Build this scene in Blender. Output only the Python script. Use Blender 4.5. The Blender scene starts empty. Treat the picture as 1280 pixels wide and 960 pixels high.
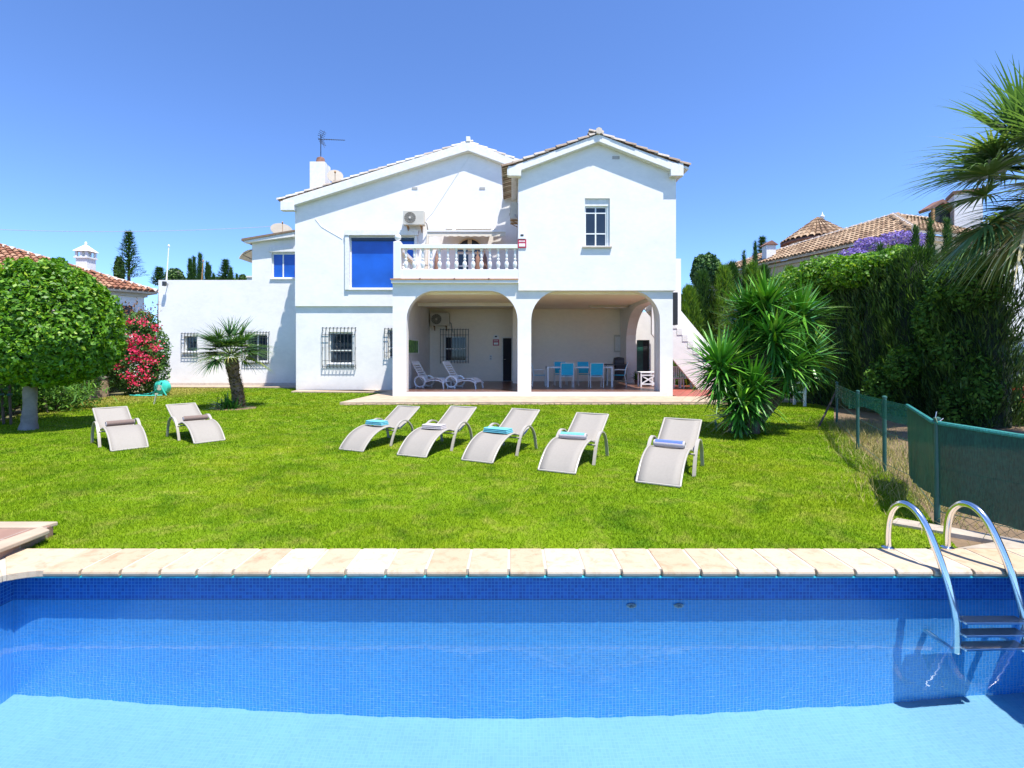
import bpy, bmesh, math, random
import numpy as np
from mathutils import Vector, Matrix
R = math.radians
random.seed(7); RNG = np.random.default_rng(11)
scene = bpy.context.scene
COL = scene.collection
OFF = {}
F = 640.0; CAMH = 1.5; HOR = 441.0
def WX(px, Y): return (px-640.0)*Y/F
def WZ(py, Y): return CAMH-(py-HOR)*Y/F
def GY(py, z=0.0): return (CAMH-z)*F/(py-HOR)

# ---------- materials ----------
def _nt(name):
    m = bpy.data.materials.new(name); m.use_nodes = True
    nt = m.node_tree; nt.nodes.clear()
    out = nt.nodes.new('ShaderNodeOutputMaterial')
    b = nt.nodes.new('ShaderNodeBsdfPrincipled')
    nt.links.new(b.outputs[0], out.inputs[0])
    return m, nt, b, out
def _noise(nt, scale, detail=4, rough=.55, vec=None, dist=0):
    n = nt.nodes.new('ShaderNodeTexNoise'); n.inputs['Scale'].default_value = scale
    n.inputs['Detail'].default_value = detail; n.inputs['Roughness'].default_value = rough
    n.inputs['Distortion'].default_value = dist
    if vec is not None: nt.links.new(vec, n.inputs['Vector'])
    return n
def _coord(nt, kind='Object', scale=(1,1,1), rot=(0,0,0)):
    tc = nt.nodes.new('ShaderNodeTexCoord'); mp = nt.nodes.new('ShaderNodeMapping')
    mp.inputs['Scale'].default_value = scale; mp.inputs['Rotation'].default_value = rot
    nt.links.new(tc.outputs[kind], mp.inputs['Vector'])
    return mp.outputs[0]
def _ramp(nt, fac, stops):
    r = nt.nodes.new('ShaderNodeValToRGB')
    while len(r.color_ramp.elements) < len(stops): r.color_ramp.elements.new(.5)
    for e, (p, c) in zip(r.color_ramp.elements, stops):
        e.position = p; e.color = (c[0], c[1], c[2], 1)
    nt.links.new(fac, r.inputs[0]); return r.outputs[0]
def _mix(nt, fac, a, b, mode='MIX'):
    m = nt.nodes.new('ShaderNodeMix'); m.data_type = 'RGBA'; m.blend_type = mode
    for s, v in ((m.inputs[0], fac), (m.inputs[6], a), (m.inputs[7], b)):
        if isinstance(v, (int, float)): s.default_value = v
        elif isinstance(v, tuple): s.default_value = (v[0], v[1], v[2], 1)
        else: nt.links.new(v, s)
    return m.outputs[2]
def _bump(nt, b, h, strength=.3, dist=.01):
    n = nt.nodes.new('ShaderNodeBump'); n.inputs['Strength'].default_value = strength
    n.inputs['Distance'].default_value = dist
    nt.links.new(h, n.inputs['Height']); nt.links.new(n.outputs[0], b.inputs['Normal'])
def plain(name, c, rough=.6, metal=0, var=.12, scale=6, bump=0, bscale=60, bdist=.004, spec=.5, c2=None):
    m, nt, b, out = _nt(name)
    v = _coord(nt)
    n = _noise(nt, scale, 5, .6, v)
    lo = tuple(x*(1-var) for x in c); hi = tuple(min(1, x*(1+var)) for x in (c2 or c))
    nt.links.new(_ramp(nt, n.outputs[0], [(.3, lo), (.7, hi)]), b.inputs['Base Color'])
    b.inputs['Roughness'].default_value = rough; b.inputs['Metallic'].default_value = metal
    b.inputs['Specular IOR Level'].default_value = spec
    if bump:
        n2 = _noise(nt, bscale, 4, .6, v); _bump(nt, b, n2.outputs[0], bump, bdist)
    return m
def leafmat(name, stops, rough=.45, trans=.25, spec=.4, bump=0):
    """leaf colour varies leaf by leaf through the face attribute 'rnd'"""
    m, nt, b, out = _nt(name)
    at = nt.nodes.new('ShaderNodeAttribute'); at.attribute_name = 'rnd'
    col = _ramp(nt, at.outputs['Fac'], stops)
    b.inputs['Roughness'].default_value = rough
    b.inputs['Specular IOR Level'].default_value = spec
    nt.links.new(col, b.inputs['Base Color'])
    tr = nt.nodes.new('ShaderNodeBsdfTranslucent'); nt.links.new(_mix(nt, 1, col, (1.3, 1.35, .55), 'MULTIPLY'), tr.inputs[0])
    mx = nt.nodes.new('ShaderNodeMixShader'); mx.inputs[0].default_value = trans
    nt.links.new(b.outputs[0], mx.inputs[1]); nt.links.new(tr.outputs[0], mx.inputs[2])
    nt.links.new(mx.outputs[0], out.inputs[0])
    return m

# ---------- mesh building ----------
class MB:
    def __init__(s): s.v = []; s.f = []
    def quad(s, a, b, c, d):
        n = len(s.v); s.v += [tuple(a), tuple(b), tuple(c), tuple(d)]; s.f.append((n, n+1, n+2, n+3))
    def box(s, x0, x1, y0, y1, z0, z1):
        n = len(s.v)
        s.v += [(x0,y0,z0),(x1,y0,z0),(x1,y1,z0),(x0,y1,z0),(x0,y0,z1),(x1,y0,z1),(x1,y1,z1),(x0,y1,z1)]
        s.f += [(n,n+3,n+2,n+1),(n+4,n+5,n+6,n+7),(n,n+1,n+5,n+4),(n+1,n+2,n+6,n+5),(n+2,n+3,n+7,n+6),(n+3,n,n+4,n+7)]
        return s
    def obox(s, p0, p1, w, h, up=(0,0,1)):
        """a bar of width w, height h from p0 to p1"""
        p0 = Vector(p0); p1 = Vector(p1); d = (p1-p0).normalized(); u = Vector(up)
        sd = d.cross(u)
        if sd.length < 1e-4: sd = d.cross(Vector((1,0,0)))
        sd.normalize(); u = sd.cross(d).normalized()
        n = len(s.v)
        for p in (p0, p1):
            for a, b in ((-1,-1),(1,-1),(1,1),(-1,1)): s.v.append(tuple(p+sd*(a*w/2)+u*(b*h/2)))
        s.f += [(n,n+1,n+2,n+3),(n+7,n+6,n+5,n+4),(n,n+4,n+5,n+1),(n+1,n+5,n+6,n+2),(n+2,n+6,n+7,n+3),(n+3,n+7,n+4,n)]
        return s
    def prism(s, poly, axis, a, b):
        """extrude a 2D outline along axis 'x','y' or 'z' between a and b"""
        k = len(poly); n = len(s.v)
        def P(u, v, t):
            return {'y': (u, t, v), 'x': (t, u, v), 'z': (u, v, t)}[axis]
        for t in (a, b):
            for u, v in poly: s.v.append(P(u, v, t))
        s.f.append(tuple(range(n, n+k))); s.f.append(tuple(reversed(range(n+k, n+2*k))))
        for i in range(k):
            j = (i+1) % k; s.f.append((n+i, n+k+i, n+k+j, n+j))
        return s
    def tube(s, pts, r, n=8, cap=True):
        pts = [Vector(p) for p in pts]; rs = r if isinstance(r, (list, tuple)) else [r]*len(pts)
        base = len(s.v); prev = None
        for i, p in enumerate(pts):
            if i == 0: d = pts[1]-p
            elif i == len(pts)-1: d = p-pts[i-1]
            else: d = (pts[i+1]-p).normalized()+(p-pts[i-1]).normalized()
            d.normalize()
            if prev is None:
                a = Vector((0,0,1)) if abs(d.z) < .9 else Vector((1,0,0))
                u = d.cross(a).normalized()
            else:
                u = (prev-d*prev.dot(d)).normalized()
            w = d.cross(u); prev = u
            for k in range(n):
                t = 2*math.pi*k/n; s.v.append(tuple(p+(u*math.cos(t)+w*math.sin(t))*rs[i]))
        for i in range(len(pts)-1):
            for k in range(n):
                a = base+i*n+k; b = base+i*n+(k+1) % n
                s.f.append((a, b, b+n, a+n))
        if cap:
            s.f.append(tuple(reversed(range(base, base+n)))); e = base+(len(pts)-1)*n
            s.f.append(tuple(range(e, e+n)))
        return s
    def lathe(s, prof, c=(0,0,0), n=16, axis='z'):
        """prof: list of (radius, height)"""
        base = len(s.v)
        for r, h in prof:
            for k in range(n):
                t = 2*math.pi*k/n; a, b = r*math.cos(t), r*math.sin(t)
                p = {'z': (a, b, h), 'y': (a, h, b), 'x': (h, a, b)}[axis]
                s.v.append((c[0]+p[0], c[1]+p[1], c[2]+p[2]))
        for i in range(len(prof)-1):
            for k in range(n):
                a = base+i*n+k; b = base+i*n+(k+1) % n; s.f.append((a, b, b+n, a+n))
        s.f.append(tuple(reversed(range(base, base+n)))); e = base+(len(prof)-1)*n
        s.f.append(tuple(range(e, e+n)))
        return s
    def wall(s, x0, x1, z0, z1, y0, y1, holes=()):
        """wall facing -y from y0 (front) to y1 with rectangular openings (hx0,hx1,hz0,hz1) cut through, as butting cells without inner faces"""
        xs = sorted({x0, x1, *[h[0] for h in holes], *[h[1] for h in holes]})
        zs = sorted({z0, z1, *[h[2] for h in holes], *[h[3] for h in holes]})
        solid = {}
        for i in range(len(xs)-1):
            for j in range(len(zs)-1):
                cx = (xs[i]+xs[i+1])/2; cz = (zs[j]+zs[j+1])/2
                solid[i, j] = not any(h[0] < cx < h[1] and h[2] < cz < h[3] for h in holes)
        for (i, j), ok in solid.items():
            if not ok: continue
            a, b, c, d = xs[i], xs[i+1], zs[j], zs[j+1]
            s.quad((a,y0,c),(b,y0,c),(b,y0,d),(a,y0,d)); s.quad((b,y1,c),(a,y1,c),(a,y1,d),(b,y1,d))
            if not solid.get((i-1, j)): s.quad((a,y1,c),(a,y0,c),(a,y0,d),(a,y1,d))
            if not solid.get((i+1, j)): s.quad((b,y0,c),(b,y1,c),(b,y1,d),(b,y0,d))
            if not solid.get((i, j-1)): s.quad((a,y1,c),(b,y1,c),(b,y0,c),(a,y0,c))
            if not solid.get((i, j+1)): s.quad((a,y0,d),(b,y0,d),(b,y1,d),(a,y1,d))
        return s
    def xform(s, M, start=0):
        for i in range(start, len(s.v)): s.v[i] = tuple(M @ Vector(s.v[i]))
        return s
    def build(s, name, material, parent=None, smooth=False, bevel=0, recalc=True, weld=False):
        me = bpy.data.meshes.new(name)
        off = OFF.get(parent.name, Vector((0,0,0))) if parent else Vector((0,0,0))
        me.from_pydata([(v[0]-off[0], v[1]-off[1], v[2]-off[2]) for v in s.v], [], s.f)
        me.materials.append(material)
        if recalc or weld:
            bm = bmesh.new(); bm.from_mesh(me)
            if weld: bmesh.ops.remove_doubles(bm, verts=bm.verts, dist=1e-4)
            bmesh.ops.recalc_face_normals(bm, faces=bm.faces)
            bm.to_mesh(me); bm.free()
        if smooth:
            me.polygons.foreach_set('use_smooth', [True]*len(me.polygons))
            try: me.set_sharp_from_angle(angle=R(38))
            except Exception: pass
        o = bpy.data.objects.new(name, me); COL.objects.link(o)
        if parent: o.parent = parent; OFF[o.name] = off
        else: OFF[o.name] = Vector((0,0,0))
        if bevel:
            b = o.modifiers.new('bevel', 'BEVEL'); b.width = bevel; b.segments = 2; b.limit_method = 'ANGLE'; b.angle_limit = R(40)
        return o
def tag(o, label=None, cat=None, group=None, kind=None):
    if label: o['label'] = label
    if cat: o['category'] = cat
    if group: o['group'] = group
    if kind: o['kind'] = kind
    return o
def thing(name, loc, label, cat, group=None):
    o = bpy.data.objects.new(name, None); COL.objects.link(o); o.location = loc
    o.empty_display_size = .2
    OFF[o.name] = Vector(loc)
    return tag(o, label, cat, group)
def structure(o): o['kind'] = 'structure'; return o
def copy_tree(o, parent=None):
    c = o.copy(); COL.objects.link(c)
    if parent: c.parent = parent
    for ch in [x for x in COL.objects if x.parent == o]: copy_tree(ch, c)
    return c
def place(o, x, y, z=0, rz=0, label=None, sc=None):
    o.location = (x, y, z); o.rotation_euler = (0, 0, rz)
    if label: o['label'] = label
    if sc: o.scale = (sc, sc, sc)
    return o

def npmesh(name, verts, nper, rnd, material, parent=None, smooth=False):
    """many separate little faces of nper verts each; verts (N,nper,3), rnd (N,) per face"""
    N = len(verts); V = np.ascontiguousarray(verts.reshape(-1, 3), dtype=np.float32)
    if parent is not None and parent.name in OFF: V = V-np.array(OFF[parent.name], dtype=np.float32)
    me = bpy.data.meshes.new(name)
    me.vertices.add(N*nper); me.vertices.foreach_set('co', V.ravel())
    me.loops.add(N*nper); me.loops.foreach_set('vertex_index', np.arange(N*nper, dtype=np.int32))
    me.polygons.add(N); me.polygons.foreach_set('loop_start', np.arange(0, N*nper, nper, dtype=np.int32))
    me.update(calc_edges=True)
    a = me.attributes.new('rnd', 'FLOAT', 'FACE'); a.data.foreach_set('value', np.asarray(rnd, dtype=np.float32))
    me.materials.append(material)
    if smooth: me.polygons.foreach_set('use_smooth', np.ones(N, dtype=bool))
    o = bpy.data.objects.new(name, me); COL.objects.link(o)
    if parent is not None: o.parent = parent; OFF[o.name] = OFF.get(parent.name, Vector((0,0,0)))
    else: OFF[o.name] = Vector((0,0,0))
    return o
def unit(a): return a/np.maximum(np.linalg.norm(a, axis=-1, keepdims=True), 1e-9)
def leaves(P, size, nrm=None, spread=.8, aspect=.55, droop=.0, rng=RNG):
    """folded-diamond leaves at points P: returns (N,4,3)"""
    N = len(P)
    n = rng.normal(size=(N,3)) if nrm is None else nrm+rng.normal(size=(N,3))*spread
    n = unit(n)
    t = unit(np.cross(n, rng.normal(size=(N,3)))); t[:,2] -= droop; t = unit(t)
    b = np.cross(n, t)
    sz = np.asarray(size)*(.6+.8*rng.random(N)); L = sz[:,None]; W = L*aspect
    mid = P+n*L*.06
    return np.stack([P-t*L*.5, mid+b*W*.5-n*L*.1, P+t*L*.5, mid-b*W*.5-n*L*.1], axis=1)
def blades(base, dirs, L, W, droop, seg=4, rng=RNG, fold=0.0):
    """long tapering leaf blades as strips of quads: returns (N*seg,4,3) and blade index"""
    N = len(base); dirs = unit(dirs)
    side = unit(np.cross(dirs, np.array([0,0,1.])+rng.normal(size=(N,3))*.15))
    out = []; pts = [base]; d = dirs.copy(); p = base.copy()
    for i in range(seg):
        p = p+d*(L/seg)[:,None]; pts.append(p.copy())
        d = d.copy(); d[:,2] -= droop/seg; d = unit(d)
    prof = [.55, 1., .95, .7, .45, .25, .05]
    idx = []
    for i in range(seg):
        w0 = W*np.interp(i/seg*6, range(7), prof); w1 = W*np.interp((i+1)/seg*6, range(7), prof)
        a = pts[i]; b = pts[i+1]
        out.append(np.stack([a-side*w0[:,None]/2, a+side*w0[:,None]/2, b+side*w1[:,None]/2, b-side*w1[:,None]/2], axis=1))
        idx.append(np.arange(N))
    return np.concatenate(out), np.concatenate(idx)
def ico_points(n, rng=RNG):
    return unit(rng.normal(size=(n,3)))
# ---------- camera, sky, sun ----------
cam = bpy.data.objects.new('camera', bpy.data.cameras.new('camera')); COL.objects.link(cam)
cam.location = (0, 0, CAMH); cam.rotation_euler = (R(90), 0, 0)
cam.data.sensor_width = 36; cam.data.lens = 18; cam.data.shift_y = -(480-HOR)/1280
cam.data.clip_start = .05; cam.data.clip_end = 3000
scene.camera = cam
EL, AZ = R(67.5), R(142)      # sun seen from the place: behind the photographer's right shoulder
w = bpy.data.worlds.new('World'); scene.world = w; w.use_nodes = True
nt = w.node_tree; nt.nodes.clear()
wo = nt.nodes.new('ShaderNodeOutputWorld'); bg = nt.nodes.new('ShaderNodeBackground')
sky = nt.nodes.new('ShaderNodeTexSky'); sky.sky_type = 'NISHITA'; sky.sun_disc = False
sky.sun_elevation = EL; sky.sun_rotation = AZ
sky.air_density = 1.0; sky.dust_density = .2; sky.ozone_density = 4; sky.altitude = 800
hs = nt.nodes.new('ShaderNodeHueSaturation'); hs.inputs['Saturation'].default_value = 1.02; hs.inputs['Hue'].default_value = .503
tcw = nt.nodes.new('ShaderNodeTexCoord'); mpw = nt.nodes.new('ShaderNodeMapping'); mpw.vector_type = 'POINT'
mpw.inputs['Location'].default_value = (0, 0, .08)
nt.links.new(tcw.outputs['Generated'], mpw.inputs['Vector']); nt.links.new(mpw.outputs[0], sky.inputs['Vector'])
def _scl(sock, k):
    n = nt.nodes.new('ShaderNodeVectorMath'); n.operation = 'SCALE'; n.inputs['Scale'].default_value = k; nt.links.new(sock, n.inputs[0]); return n.outputs[0]
gm = nt.nodes.new('ShaderNodeGamma'); gm.inputs[1].default_value = 1.3
nt.links.new(_scl(sky.outputs[0], .14), gm.inputs[0]); nt.links.new(_scl(gm.outputs[0], 1.12/.14), hs.inputs['Color']); nt.links.new(hs.outputs[0], bg.inputs[0]); nt.links.new(bg.outputs[0], wo.inputs[0])
bg.inputs[1].default_value = .15
sl = bpy.data.lights.new('sun', 'SUN'); sl.energy = 4.1; sl.angle = R(.55); sl.color = (1, .955, .88)
sun = bpy.data.objects.new('sun', sl); COL.objects.link(sun)
sd = Vector((math.sin(AZ)*math.cos(EL), math.cos(AZ)*math.cos(EL), math.sin(EL)))
sun.rotation_euler = sd.to_track_quat('Z', 'Y').to_euler(); sun.location = sd*60
vs = scene.view_settings
vs.view_transform = 'Standard'; vs.look = 'None'; vs.exposure = 1.15; vs.gamma = 1; vs.use_curve_mapping = False
cy = scene.cycles
cy.use_denoising = True
try: cy.denoiser = 'OPENIMAGEDENOISE'
except Exception: pass
cy.max_bounces = 10; cy.diffuse_bounces = 4; cy.glossy_bounces = 4; cy.transmission_bounces = 8; cy.transparent_max_bounces = 12
cy.caustics_refractive = True; cy.caustics_reflective = False; cy.blur_glossy = .5
cy.sample_clamp_indirect = 6
# ---------- pool ----------
PX0, PX1, PY0, PY1 = -3.6, 3.88, .25, 3.70
ZW = -.275; ZF = -1.85
def mosaic(name, c, var, grout, axes, tile=.025, gl=.09, band=None, rough=.25):
    m, nt, b, out = _nt(name)
    tc = nt.nodes.new('ShaderNodeTexCoord'); sp = nt.nodes.new('ShaderNodeSeparateXYZ'); nt.links.new(tc.outputs['Object'], sp.inputs[0])
    cb = nt.nodes.new('ShaderNodeCombineXYZ')
    nt.links.new(sp.outputs['XYZ'.index(axes[0])], cb.inputs[0]); nt.links.new(sp.outputs['XYZ'.index(axes[1])], cb.inputs[1])
    br = nt.nodes.new('ShaderNodeTexBrick'); br.offset = 0; br.squash = 1
    br.inputs['Scale'].default_value = 1/tile; br.inputs['Brick Width'].default_value = 1; br.inputs['Row Height'].default_value = 1
    br.inputs['Mortar Size'].default_value = gl; br.inputs['Mortar Smooth'].default_value = .3; br.inputs['Bias'].default_value = 0
    lo = tuple(x*(1-var) for x in c); hi = tuple(min(1, x*(1+var)) for x in c)
    br.inputs['Color1'].default_value = (*lo, 1); br.inputs['Color2'].default_value = (*hi, 1); br.inputs['Mortar'].default_value = (*grout, 1)
    nt.links.new(cb.outputs[0], br.inputs['Vector'])
    n = _noise(nt, 1.3, 5, .6, cb.outputs[0])
    col = _mix(nt, 1, br.outputs[0], _ramp(nt, n.outputs[0], [(.3, (.86,.88,.92)), (.7, (1,1,1))]), 'MULTIPLY')
    if band:
        # darker navy frieze row under the coping
        lt = nt.nodes.new('ShaderNodeMath'); lt.operation = 'GREATER_THAN'; lt.inputs[1].default_value = band[0]
        nt.links.new(sp.outputs[2], lt.inputs[0])
        br2 = nt.nodes.new('ShaderNodeTexBrick'); br2.offset = 0
        for k, v in (('Scale', 1/tile), ('Brick Width', 1), ('Row Height', 1), ('Mortar Size', gl), ('Bias', .1)): br2.inputs[k].default_value = v
        br2.inputs['Color1'].default_value = (*band[1], 1); br2.inputs['Color2'].default_value = (*band[2], 1); br2.inputs['Mortar'].default_value = (*band[3], 1)
        nt.links.new(cb.outputs[0], br2.inputs['Vector'])
        col = _mix(nt, lt.outputs[0], col, br2.outputs[0])
    nt.links.new(col, b.inputs['Base Color']); b.inputs['Roughness'].default_value = rough
    _bump(nt, b, br.outputs['Fac'], -.15, .002)
    return m
bandc = (-.30, (.004,.05,.28), (.01,.10,.42), (.06,.22,.5))
tile_xz = mosaic('mosaic_tile_back', (.06,.41,.97), .10, (.34,.64,.95), 'XZ', band=bandc)
tile_yz = mosaic('mosaic_tile_side', (.06,.41,.97), .10, (.34,.64,.95), 'YZ', band=bandc)
tile_xy = mosaic('mosaic_tile_floor', (.26,.52,.66), .05, (.31,.56,.68), 'XY')
T = .25
m = MB(); m.box(PX0-T, PX1+T, PY1, PY1+T, ZF, -.05); m.box(PX0-T, PX1+T, PY0-T, PY0, ZF, -.05)
pool = structure(m.build('pool_wall', tile_xz))
m = MB(); m.box(PX0-T, PX0, PY0, PY1, ZF, -.05); m.box(PX1, PX1+T, PY0, PY1, ZF, -.05)
pool2 = structure(m.build('pool_side_wall', tile_yz))
m = MB(); m.box(PX0-T, PX1+T, PY0-T, PY1+T, ZF-.2, ZF)
pool3 = structure(m.build('pool_floor', tile_xy))
def watermat():
    m, nt, b, out = _nt('pool_water')
    nt.nodes.remove(b)
    g = nt.nodes.new('ShaderNodeBsdfGlass'); g.inputs['IOR'].default_value = 1.333; g.inputs['Roughness'].default_value = 0
    g.inputs['Color'].default_value = (.93,.985,1,1)
    v = _coord(nt, scale=(.9, 2.2, 1))
    n1 = _noise(nt, 1.6, 3, .5, v); n2 = _noise(nt, 7, 3, .5, v)
    ad = nt.nodes.new('ShaderNodeMath'); ad.operation = 'MULTIPLY_ADD'; ad.inputs[1].default_value = .12
    nt.links.new(n2.outputs[0], ad.inputs[0]); nt.links.new(n1.outputs[0], ad.inputs[2])
    _bump(nt, g, ad.outputs[0], .2, .012)
    nt.links.new(g.outputs[0], out.inputs[0])
    return m
# water body surface
WM = watermat()
m = MB(); m.quad((PX0+.001,PY0+.001,ZW),(PX1-.001,PY0+.001,ZW),(PX1-.001,PY1-.001,ZW),(PX0+.001,PY1-.001,ZW))
water = structure(m.build('pool_water', WM, recalc=False))
water.data.polygons[0].use_smooth = True
water.cycles.is_caustics_caster = True
for o in (pool, pool2, pool3): o.cycles.is_caustics_receiver = True
sl.cycles.is_caustics_light = True
# ---------- materials ----------
def stucco(name, c, grime=.5, rough=.85):
    m, nt, b, out = _nt(name)
    v = _coord(nt, scale=(1,1,1.6)); n = _noise(nt, .9, 6, .62, v); n2 = _noise(nt, 5, 5, .6, v)
    a = _ramp(nt, n.outputs[0], [(.25, tuple(x*(1-.10*grime*2) for x in c)), (.6, c)])
    a2 = _mix(nt, 1, a, _ramp(nt, n2.outputs[0], [(.3, (.94,.945,.95)), (.65, (1,1,1))]), 'MULTIPLY')
    # rain streaks and splash marks close to the ground
    g = nt.nodes.new('ShaderNodeNewGeometry'); sp = nt.nodes.new('ShaderNodeSeparateXYZ'); nt.links.new(g.outputs['Position'], sp.inputs[0])
    mr = nt.nodes.new('ShaderNodeMapRange'); mr.inputs[1].default_value = .05; mr.inputs[2].default_value = .5; mr.inputs[3].default_value = .55; mr.inputs[4].default_value = 0
    nt.links.new(sp.outputs[2], mr.inputs[0])
    n4 = _noise(nt, 7, 4, .6, v); mu = nt.nodes.new('ShaderNodeMath'); mu.operation = 'MULTIPLY'
    nt.links.new(mr.outputs[0], mu.inputs[0]); nt.links.new(n4.outputs[0], mu.inputs[1])
    a3 = _mix(nt, mu.outputs[0], a2, (.55,.46,.36))
    nt.links.new(a3, b.inputs['Base Color'])
    b.inputs['Roughness'].default_value = rough; b.inputs['Specular IOR Level'].default_value = .2
    n3 = _noise(nt, 22, 5, .65, v); _bump(nt, b, n3.outputs[0], .35, .012)
    return m
M = {}
M['stucco'] = stucco('white_stucco', (.785,.765,.74))
M['stucco_warm_bounce'] = stucco('warm_bounce_stucco', (.90,.81,.69), .2)  # porch stucco, brightened and warmed in colour to stand in for bounced light
M['stucco_cream'] = stucco('cream_stucco', (.62,.50,.33), .8)
M['white'] = plain('white_paint', (.70,.70,.69), .4, var=.03)
M['trim'] = plain('white_trim', (.70,.69,.66), .7, var=.10, scale=9, bump=.2)
M['frame'] = plain('window_frame', (.72,.73,.70), .35, var=.03)
M['iron'] = plain('wrought_iron', (.03,.035,.04), .5, var=.2)
M['dark'] = plain('dark_interior', (.012,.014,.018), .6, var=.2)
M['door'] = plain('dark_door', (.012,.012,.02), .8, var=.2)
M['grey'] = plain('grey_plastic', (.35,.34,.32), .5, var=.08)
M['acwhite'] = plain('ac_casing', (.50,.47,.40), .45, var=.06)
M['rust'] = plain('rusty_bracket', (.30,.17,.07), .8, var=.3)
M['green_door'] = plain('green_shutter', (.012,.07,.055), .35, var=.3, scale=3)
M['alu'] = plain('brushed_metal', (.72,.72,.74), .28, 1, var=.04)
M['steel'] = plain('polished_steel', (.78,.77,.75), .16, 1, var=.03)
M['terra'] = plain('terracotta_edge', (.42,.22,.11), .8, var=.25, scale=12)
M['clay'] = plain('clay_pot', (.20,.10,.07), .85, var=.3)
def glassmat(name, c, rough=.04):
    m, nt, b, out = _nt(name); v = _coord(nt); n = _noise(nt, 1.1, 3, .5, v)
    nt.links.new(_ramp(nt, n.outputs[0], [(.3, tuple(x*.8 for x in c)), (.7, tuple(x*1.2 for x in c))]), b.inputs['Base Color'])
    b.inputs['Roughness'].default_value = rough; b.inputs['Specular IOR Level'].default_value = .5
    return m
M['blueglass'] = glassmat('deep_blue_glass', (.008,.085,.44), .05)  # deep blue base colour, softly mottled
M['glass'] = glassmat('dark_glass', (.02,.03,.045))
M['glass_smoke'] = glassmat('smoked_table_glass', (.03,.05,.05))
M['floor'] = None
def tiles_mat(name, c1, c2, mortar, size=.3, rough=.45, off=0, ms=.02, rot=0, stain=(.7,.7,.7)):
    m, nt, b, out = _nt(name); v = _coord(nt, rot=(0,0,rot))
    br = nt.nodes.new('ShaderNodeTexBrick'); br.offset = off
    for k, x in (('Scale', 1/size), ('Brick Width', 1), ('Row Height', 1), ('Mortar Size', ms), ('Mortar Smooth', .2), ('Bias', 0)): br.inputs[k].default_value = x
    br.inputs['Color1'].default_value = (*c1,1); br.inputs['Color2'].default_value = (*c2,1); br.inputs['Mortar'].default_value = (*mortar,1)
    nt.links.new(v, br.inputs['Vector']); n = _noise(nt, 2.2, 5, .6, v)
    nt.links.new(_mix(nt, 1, br.outputs[0], _ramp(nt, n.outputs[0], [(.3, stain), (.65, (1,1,1))]), 'MULTIPLY'), b.inputs['Base Color'])
    b.inputs['Roughness'].default_value = rough; _bump(nt, b, br.outputs['Fac'], -.2, .004)
    return m
M['porch_floor'] = tiles_mat('brown_floor_tiles', (.15,.07,.05), (.20,.10,.07), (.22,.16,.13), .33, .3)
M['red_floor'] = tiles_mat('red_floor_tiles', (.34,.075,.05), (.40,.10,.07), (.36,.18,.14), .25, .5)
M['pink_tile'] = tiles_mat('pink_tiles', (.30,.17,.12), (.35,.21,.15), (.40,.34,.28), .28, .6)
M['apron'] = plain('cream_paving', (.40,.31,.22), .8, var=.16, scale=3, bump=.2)
M['rubble'] = plain('rubble_stone', (.30,.22,.14), .9, var=.5, scale=7, bump=.6, bscale=20, bdist=.03)
M['concrete'] = plain('old_concrete', (.34,.29,.23), .85, var=.2, scale=5, bump=.3)
def stone_mat(name):
    m, nt, b, out = _nt(name); v = _coord(nt)
    at = nt.nodes.new('ShaderNodeAttribute'); at.attribute_name = 'rnd'
    c = _ramp(nt, at.outputs['Fac'], [(0, (.43,.32,.21)), (.5, (.47,.375,.27)), (1, (.49,.42,.33))])
    n = _noise(nt, 9, 7, .7, v, .6)
    c = _mix(nt, 1, c, _ramp(nt, n.outputs[0], [(.28, (.72,.62,.52)), (.5, (1,.98,.95)), (.8, (1.0,1.0,1.0))]), 'MULTIPLY')
    n2 = _noise(nt, 55, 4, .7, v)
    c = _mix(nt, 1, c, _ramp(nt, n2.outputs[0], [(.28, (.80,.74,.68)), (.42, (1,1,1))]), 'MULTIPLY')
    nt.links.new(c, b.inputs['Base Color']); b.inputs['Roughness'].default_value = .75
    n3 = _noise(nt, 40, 5, .6, v); _bump(nt, b, n3.outputs[0], .35, .004)
    return m
M['coping'] = stone_mat('coping_stone')
M['grout'] = plain('white_grout', (.47,.41,.33), .85, var=.08, scale=20, bump=.2)
M['teal_trim'] = plain('teal_edge_tile', (.04,.38,.45), .3, var=.3, scale=14)
def _dummy(): pass
def tilemat(name, stops):
    m, nt, b, out = _nt(name); v = _coord(nt)
    at = nt.nodes.new('ShaderNodeAttribute'); at.attribute_name = 'rnd'
    c = _ramp(nt, at.outputs['Fac'], stops); n = _noise(nt, 14, 5, .65, v)
    nt.links.new(_mix(nt, 1, c, _ramp(nt, n.outputs[0], [(.3, (.7,.68,.66)), (.6, (1,1,1))]), 'MULTIPLY'), b.inputs['Base Color'])
    b.inputs['Roughness'].default_value = .85
    return m
M['tile_red'] = tilemat('terracotta_roof', [(0,(.22,.08,.04)),(.5,(.34,.15,.08)),(1,(.44,.25,.15))])
M['tile_tan'] = tilemat('tan_roof', [(0,(.17,.10,.055)),(.5,(.31,.20,.115)),(1,(.42,.30,.19))])
M['tile_grey'] = tilemat('weathered_roof', [(0,(.22,.15,.10)),(.5,(.36,.29,.23)),(1,(.48,.43,.37))])
M['tile_white'] = tilemat('whitewashed_roof', [(0,(.36,.28,.22)),(.4,(.52,.47,.42)),(1,(.62,.60,.57))])
M['core'] = plain('painted_core_shade', (.014,.030,.010), .9, var=.5, scale=9, bump=.8, bscale=25, bdist=.05)  # near-black green, stands in for the shade deep inside foliage
M['lime'] = plain('lime_mortar', (.52,.45,.38), .9, var=.15, scale=8, bump=.3)
M['fabric_tan'] = plain('taupe_sling_fabric', (.265,.24,.205), .75, var=.04, scale=30, bump=.15, bscale=400, bdist=.001)
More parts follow.
